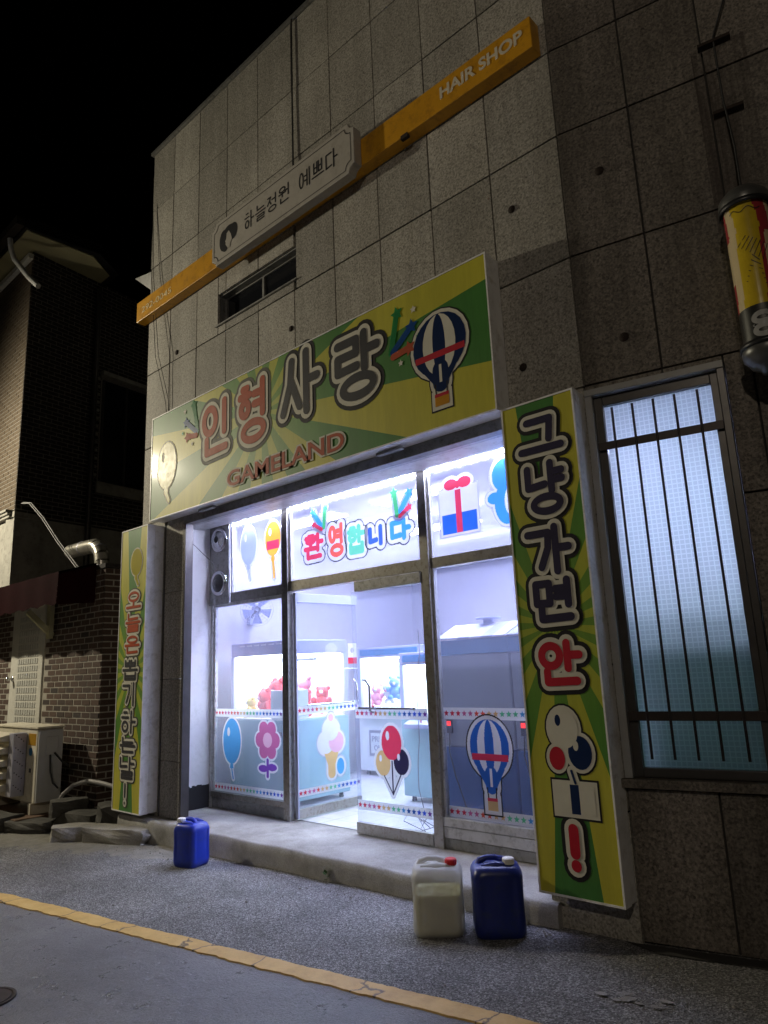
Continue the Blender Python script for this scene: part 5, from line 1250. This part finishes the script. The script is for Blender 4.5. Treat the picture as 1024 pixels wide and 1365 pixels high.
# door
dd = MB(); dd.box(DOOR[0], DOOR[1], BY - .02, BY + .02, .0, DOOR[3]); door = dd.build('door', M['door_white'], lb, .006)
m = MB()
for j in range(22):
    z = .35 + j * .105
    for i in range(9): m.box(-11.62 + i * .085, -11.62 + i * .085 + .06, BY - .027, BY - .0205, z, z + .075)
o = m.build('lattice', M['door_rib'], door); o['kind'] = 'stuff'
m = MB(); m.lathe((-11.78, BY - .02, 1.72), (0, -1, 0), [(0, .04), (.015, .04), (.015, .015), (.05, .015), (.06, .035), (.09, .035), (.1, .001)], 16); m.build('handle', M['chrome'], door)
# awning
aw = thing('awning', (-11, 3.9, 2.6), 'dark red awning over the white door of the brick outbuilding', 'awning')
m = MB(); m.add([(-16, 3.78, 3.03), (-9.12, 3.78, 3.03), (-9.12, 4.27, 3.18), (-16, 4.27, 3.18), (-16, 3.78, 3.0), (-9.12, 3.78, 3.0), (-9.12, 4.27, 3.15), (-16, 4.27, 3.15)], [(0, 1, 2, 3), (7, 6, 5, 4), (1, 5, 6, 2)], False); m.build('canopy', M['awning'], aw)
m = MB(); n = 60; vs = []
for i in range(n + 1):
    x = -16 + 6.88 * i / n; vs += [(x, 3.775 + .006 * math.sin(i * 1.3), 3.03), (x, 3.77 + .01 * math.sin(i * 1.3 + 1), 2.62 + .018 * math.sin(i * 1.57))]
m.add(vs, [(2 * i, 2 * i + 1, 2 * i + 3, 2 * i + 2) for i in range(n)], True)
m.add([(-9.12, 3.78, 3.03), (-9.12, 3.775, 2.61), (-9.12, 4.27, 2.65), (-9.12, 4.27, 3.18)], [(0, 1, 2, 3)], False); m.build('valance', M['awning'], aw)
m = MB(); m.obox((-10.45, 3.9, 2.6), (.05, 0, 0), (0, .36, -.34), (0, .05, .06)); m.obox((-10.45, 4.2, 2.25), (.1, 0, 0), (0, .06, 0), (0, 0, .7)); m.build('support_arm', M['cream'], aw)

# AC outdoor unit with louvred guide
ac = thing('ac_unit', (-10.2, 3.95, .18), 'ivory air conditioner outdoor unit with louvres in front of the brick wall', 'air conditioner')
m = MB(); m.box(-10.95, -9.52, 3.8, 4.12, .19, 1.08); m.build('case', [M['ac']], ac, .012)
m = MB(); m.box(-9.522, -9.49, 3.81, 4.11, .2, 1.06); m.build('side_panel', M['ac_grey'], ac, .004)
m = MB(); m.box(-9.489, -9.475, 3.9, 4.05, .75, .98); m.build('valve_cover', M['ac_grey'], ac, .008)
m = MB(); m.box(-10.97, -9.485, 3.785, 4.13, 1.081, 1.105); m.build('lid', M['ac'], ac, .004)
m = MB(); m.box(-9.98, -9.82, 3.63, 3.79, .27, 1.03); gd = m.build('guide_bracket', M['galv'], ac, .003)
m = MB()
for i in range(5):
    for k_ in range(4): m.lathe((-9.82, 3.66 + .03 * k_, .33 + .15 * i + .025 * (3 - k_)), (1, 0, 0), [(0, .008), (.002, .008), (.002, .001)], 8)
m.build('bolt_row', M['black'], gd)
for i in range(5):
    z = .33 + .15 * i; m = MB(); m.add([(-11.2, 3.55, z), (-9.985, 3.55, z), (-9.985, 3.52, z + .06), (-11.2, 3.52, z + .06), (-11.2, 3.72, z + .1), (-9.985, 3.72, z + .1), (-11.2, 3.73, z - .01), (-9.985, 3.73, z - .01)], [(0, 1, 2, 3), (3, 2, 5, 4), (6, 7, 1, 0), (1, 7, 5, 2), (4, 5, 7, 6)], False); m.build('louvre', M['ac'], ac, .004)
m = MB(); m.box(-9.78, -9.56, 3.796, 3.80, .88, 1.02); m.build('warning_sticker', M['s_yellow'], ac)
m = MB(); m.lathe((-9.7, 3.797, .8), (0, -1, 0), [(0, .05), (.002, .05), (.002, .001)], 16); m.build('round_badge', M['s_teal'], ac)
m = MB(); m.box(-9.72, -9.66, 3.796, 3.80, .55, .6); m.build('label_plate', M['black'], ac)
m = MB(); m.tube([(-9.47, 3.95, .76), (-9.44, 3.95, .55), (-9.42, 3.98, .42), (-9.36, 4.02, .36)], .012, 6); m.tube([(-9.47, 4.0, .78), (-9.4, 4.08, .66), (-9.33, 4.12, .62)], .012, 6); m.build('power_cord', M['cable'], ac)
for x in (-10.8, -9.65): m = MB(); m.box(x, x + .08, 3.78, 4.1, .06, .19); m.build('foot', M['ac'], ac, .004)
bd = MB(); bd.box(-11.4, -9.4, 3.55, 4.2, .02, .06); tag(bd.build('base_board', M['wood'], None, .004), 'brown board lying under the air conditioner unit', 'board')
m = MB(); m.tube([(-9.3, 3.98, .16), (-9.2, 4.02, .3), (-9.12, 4.1, .4), (-8.95, 4.2, .45), (-8.7, 4.27, .43), (-8.45, 4.33, .39), (-8.2, 4.5, .3)], .027, 10); tag(m.build('grey_hose', M['hose']), 'thick grey hose arching behind the left green sign', 'hose')

# rubble stones
def rock(cx, cy, sx, sy, sz, rot, lab, z=None, mt='rock_shaded'):
    b = bmesh.new(); bmesh.ops.create_cube(b, size=2); bmesh.ops.subdivide_edges(b, edges=b.edges[:], cuts=5, use_grid_fill=True)
    R = Matrix.Rotation(rot, 3, 'Z'); s1 = random.uniform(0, 9)
    for v in b.verts:
        p = v.co.copy(); q = p.normalized() * 1.25; p = p * .68 + q * .32
        nz = math.sin(p.x * 3.1 + s1) * math.cos(p.y * 2.7 + s1 * 2) * .09 + math.sin(p.z * 3 + p.x * 4 + s1) * .05 + random.uniform(-.025, .025)
        p *= 1 + nz; p = V((p.x * sx, p.y * sy, p.z * sz)); v.co = R @ p
    me = bpy.data.meshes.new('stone'); b.to_mesh(me); b.free(); me.materials.append(M[mt])
    o = bpy.data.objects.new('stone', me); col.objects.link(o); o.location = (cx, cy, (gz(cx) + sz * .75) if z is None else z)
    tag(o, lab, 'stone', 'stones in the gap between the buildings')
rock(-8.32, 3.78, .22, .13, .085, .75, 'short pale kerb stone at the front of the rubble', mt='rock')
rock(-7.72, 4.0, .42, .13, .085, .35, 'long pale kerb stone nearest the left green sign', mt='rock')
rock(-8.75, 4.1, .3, .2, .12, .3, 'shaded stone slab behind the short kerb stone')
rock(-9.3, 3.72, .3, .16, .07, .4, 'flat stone below the corner of the brown board')
rock(-9.9, 3.5, .35, .18, .1, .2, 'low stone at the far left in front of the board')
rock(-8.3, 4.35, .28, .2, .17, 1.0, 'taller shaded stone under the left green sign')
rock(-9.0, 4.0, .2, .14, .09, 1.3, 'small stone beside the air conditioner foot', .18)
rock(-10.6, 3.42, .32, .15, .1, .1, 'low stone at the left picture edge')
tr2 = MB(); 
for (x, y, r0) in ((-7.95, 4.55, .14),):
    tr2.lathe((x, y, .14), (.2, -1, .1), [(-.05, .1), (-.05, .14), (.05, .14), (.05, .1), (-.05, .1)], 20)
tag(tr2.build('old_tyre', M['black']), 'small black wheel lying in the gap behind the left sign', 'tyre')
# flue pipe
fl = thing('flue_pipe', (-10.05, 4.75, 3.1), 'silver elbow flue pipe on top of the brick outbuilding', 'pipe')
m = MB(); pts = [V((-9.85, 4.7, 3.1)), V((-9.87, 4.7, 3.26))]
pts += [V((-10.17 + .3 * math.cos(a), 4.7, 3.3 + .3 * math.sin(a))) for a in (.1, .45, .8, 1.15, 1.5)]
pts += [V((-10.5, 4.7, 3.61)), V((-10.95, 4.7, 3.62))]
for a_, b_ in zip(pts, pts[1:]): m.tube([a_, b_], .105, 16, False)
o = m.build('duct', M['duct'], fl)
for f_ in o.data.polygons: f_.use_smooth = True
m = MB()
for p, d in ((pts[1], (0, 0, 1)), (pts[4], (-.7, 0, .7)), (pts[7], (1, 0, 0))): m = MB(); m.lathe(p, d, [(-.012, .106), (0, .112), (.012, .106)], 20); m.build('seam_ring', M['galv'], fl)

# ================================================================== LEFT: TALL BRICK BUILDING
ub = thing('brick_building', (-14, 6, 0), 'tall brick building with a shaded side and a cream soffit behind the outbuilding', 'building')
UC = V((-13.11, 4.6, 0)); SD = V((-.156, .988, 0)); SN = V((.988, .156, 0)); FD = V((-.988, -.156, 0)) * 1.0; FD = V((-1, 0, 0))
def us(s, o, z): return UC + SD * s + SN * o + V((0, 0, z))
UZ0, UZ1 = 4.6, 9.8
WINS = (1.62, 2.72, 5.52, 7.75)
m = MB(); cpts = [us(0, -.004, UZ0), us(9, -.004, UZ0), us(9, -6, UZ0), V((-20, 4.607, UZ0)), V((UC.x - .007, 4.607, UZ0))]
m.prism(cpts, (0, 0, UZ1 - UZ0)); m.build('mortar_core', M['mortar_dark'], ub)
m = MB(); m.prism([us(0, .02, -.1), us(9, .02, -.1), us(9, -6, -.1), V((-20, 4.58, -.1)), V((UC.x, 4.58, -.1))], (0, 0, 4.66)); m.build('rendered_base', M['render'], ub)
m = MB(); m.prism([us(-.06, .1, 4.52), us(.5, .1, 4.52), us(.5, -.2, 4.52), us(-.06, -.2, 4.52)], (0, 0, .1)); m.prism([us(-.04, .07, 3.0), us(.45, .07, 3.0), us(.45, -.2, 3.0), us(-.04, -.2, 3.0)], (0, 0, 1.52)); m.build('corner_pillar', M['render'], ub)
m = MB()
for i_ in range(3): m.box(-20, UC.x + .02, 4.5 - .03 * i_, 4.58, 4.52 + .05 * i_, 4.555 + .05 * i_)
m.build('string_course', M['render'], ub)
ubl = wloc(ub); rest = MB(); restf = MB(); nb = 0
bm_u = MB(); bm_u.obox((0, 0, 0), SD * (.235 - JT), -SN * .03, V((0, 0, BRH - JT))); mu = bpy.data.meshes.new('brick'); mu.from_pydata([v for v in bm_u.v], [], bm_u.f); mu.materials.append(M['brick_shaded'])
for j in range(int((UZ1 - UZ0) / BRH)):
    z = UZ0 + .02 + j * BRH; s0 = -(j % 2) * .1175
    for i in range(36):
        a = max(0.0, s0 + i * .235); b = s0 + (i + 1) * .235 - JT
        if b - a < .03: continue
        if b > WINS[0] and a < WINS[1] and WINS[2] - .25 < z < WINS[3]:
            if a < WINS[0] - .06: b = WINS[0] - .03
            elif b > WINS[1]: a = WINS[1] + .03
            else: continue
            if b - a < .04: continue
        full = b - a > .22
        e = random.uniform(-.002, .003)
        if full and nb < 290 and z < 7.6 and a < 1.4:
            o = bpy.data.objects.new('brick', mu); col.objects.link(o); o.parent = ub; o.location = us(a, e, z) - ubl; nb += 1
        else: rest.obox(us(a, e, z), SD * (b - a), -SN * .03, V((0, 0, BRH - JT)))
    for i in range(22):
        x = UC.x - (i + 1) * .235 - (j % 2) * .1175
        if i == 0 and j % 2: restf.box(UC.x - .1175, UC.x - .002, 4.6 - e, 4.63, z, z + BRH - JT)
        restf.box(x + JT, min(x + .235, UC.x - .002), 4.6 + random.uniform(-.002, .003), 4.63, z, z + BRH - JT)
rest.build('brickwork', M['brick_shaded'], ub, kind='stuff'); restf.build('street_brickwork', M['brick_lit'], ub, kind='stuff')
# window in the side face
m = MB(); m.obox(us(WINS[0], .005, WINS[2]), SD * (WINS[1] - WINS[0]), SN * .01, V((0, 0, 2.15))); wn_ = m.build('window', M['glass_dark'], ub)
m = MB(); m.obox(us(WINS[0] - .06, .0, WINS[2] - .25), SD * 1.25, SN * .06, V((0, 0, .22))); m.build('sill', M['render'], wn_)
m = MB(); m.obox(us(WINS[0] - .05, .0, WINS[3]), SD * 1.25, SN * .12, V((0, 0, .09))); m.build('lintel', M['render'], wn_)
m = MB()
for s in (WINS[0], (WINS[0] + WINS[1]) / 2, WINS[1] - .04): m.obox(us(s, .016, WINS[2]), SD * .04, SN * .03, V((0, 0, 2.15)))
m.build('frame', M['frame_dark'], wn_)
for j in range(25):   # toothed quoin by the window
    if j % 2 == 0: m = MB(); m.obox(us(1.48, .004, 5.6 + j * .085), SD * .08, SN * .02, V((0, 0, .06))); m.build('quoin_brick', M['render'], ub)
m = MB(); m.tube([us(1.4, .08, 3.2), us(1.4, .08, 9.6)], .055, 10); m.build('drain_pipe', M['frame_dark'], ub)
# roof and eaves
m = MB(); m.prism([V((-12.5, 4.25, 9.8)), V((-12.5, 5.5, 9.8)), V((-12.95, 6.05, 9.8)), V((-14, 6.05, 9.8)), V((-20, 6.15, 9.8)), V((-20, 4.2, 9.8))], (0, 0, .02)); m.build('soffit', M['cream'], ub)
m = MB(); m.prism([V((-12.46, 4.2, 9.825)), V((-12.36, 5.57, 9.825)), V((-12.81, 6.18, 9.825)), V((-14, 6.18, 9.825)), V((-20, 6.18, 9.825)), V((-20, 4.15, 9.825))], (0, 0, .22)); m.build('roof', M['black'], ub)
m = MB(); m.box(-20, -13.06, 4.5, 4.59, 9.62, 9.72); m.build('eaves_strip', M['white_metal'], ub)
m = MB(); m.box(-20, -12.4, 4.02, 4.16, 9.8, 9.96); m.build('gutter', M['brick_shaded'], ub)
m = MB(); m.tube([(-12.9, 4.1, 9.75), (-12.88, 4.12, 9.55), (-12.9, 4.2, 9.37), (-12.45, 4.32, 8.85), (-12.2, 4.4, 8.6)], .05, 8); m.build('downpipe', M['white_metal'], ub)
# thin white conduits
for i in range(2):
    m = MB(); m.tube([(-12.6 + .07 * i, 4.52, 4.68), (-12.2 + .07 * i, 4.5, 4.6), (-11.6 + .07 * i, 4.48, 4.25), (-10.9 + .07 * i, 4.46, 3.75), (-10.05 + .07 * i, 4.44, 3.2)], .009, 6); tag(m.build('conduit', M['cable_grey']), 'pale conduit running down to the outbuilding roof, %s of the pair' % ('left' if i == 0 else 'right'), 'conduit', 'pale conduits on the brick building')
m = MB(); m.prism([(-11.75, 6, 9.2), (-11.0, 6, 9.05), (-11.0, 6, 8.6)], (0, 1.5, 0)); tag(m.build('eaves_corner', M['white_metal']), 'small pale eaves corner sticking out beyond the facade edge', 'roof edge')

# ================================================================== STREET LAMPS (outside the frame)
def street_lamp(name, base, head, aim, energy, colr, lab, size=rad(178), blend=.9):
    t_ = thing(name, base, lab, 'street lamp', 'street lamps along the road')
    bx, by = base[0], base[1]
    m = MB(); m.tube([(bx, by, 0), (bx, by, 3), (bx, by, head[2] + .1)], [.09, .075, .055], 12); m.build('pole', M['grey_metal'], t_)
    m = MB(); m.tube([(bx, by, head[2] + .05), ((bx + head[0]) / 2, (by + head[1]) / 2, head[2] + .2), (head[0], head[1], head[2] + .12)], .035, 8); m.build('arm', M['grey_metal'], t_)
    m = MB(); m.lathe((head[0], head[1], head[2] + .02), (0, 0, 1), [(0, .2), (.06, .19), (.12, .1), (.13, .001)], 20); m.build('lamp_head', M['grey_metal'], t_)
    m = MB(); m.lathe((head[0], head[1], head[2] + .01), (0, 0, 1), [(-.03, .001), (-.025, .1), (0, .17)], 20); m.build('lens', M['lamp_lens'], t_)
    l = bpy.data.lights.new('lamp_light', 'SPOT'); l.energy = energy; l.color = colr; l.shadow_soft_size = .12; l.spot_size = size; l.spot_blend = blend
    lo = bpy.data.objects.new('lamp_light', l); col.objects.link(lo); lo.parent = t_
    p = V((head[0], head[1], head[2] - .06)); lo.location = p - V(base)
    lo.rotation_euler = (V(aim) - p).to_track_quat('-Z', 'Y').to_euler()
street_lamp('street_lamp', (-15.4, -.6, gz(-15)), (-14.2, .6, 6.4), (-9.5, 3.6, 3.0), 2500, (1, .9, .68), 'grey street lamp on the road to the left of the shop')
street_lamp('street_lamp', (3.4, -7.4, gz(7)), (2.4, -6.6, 7.4), (.6, 4.5, 1.6), 720, (1, .86, .7), 'grey street lamp on the road to the right of the shop', rad(95), .5)
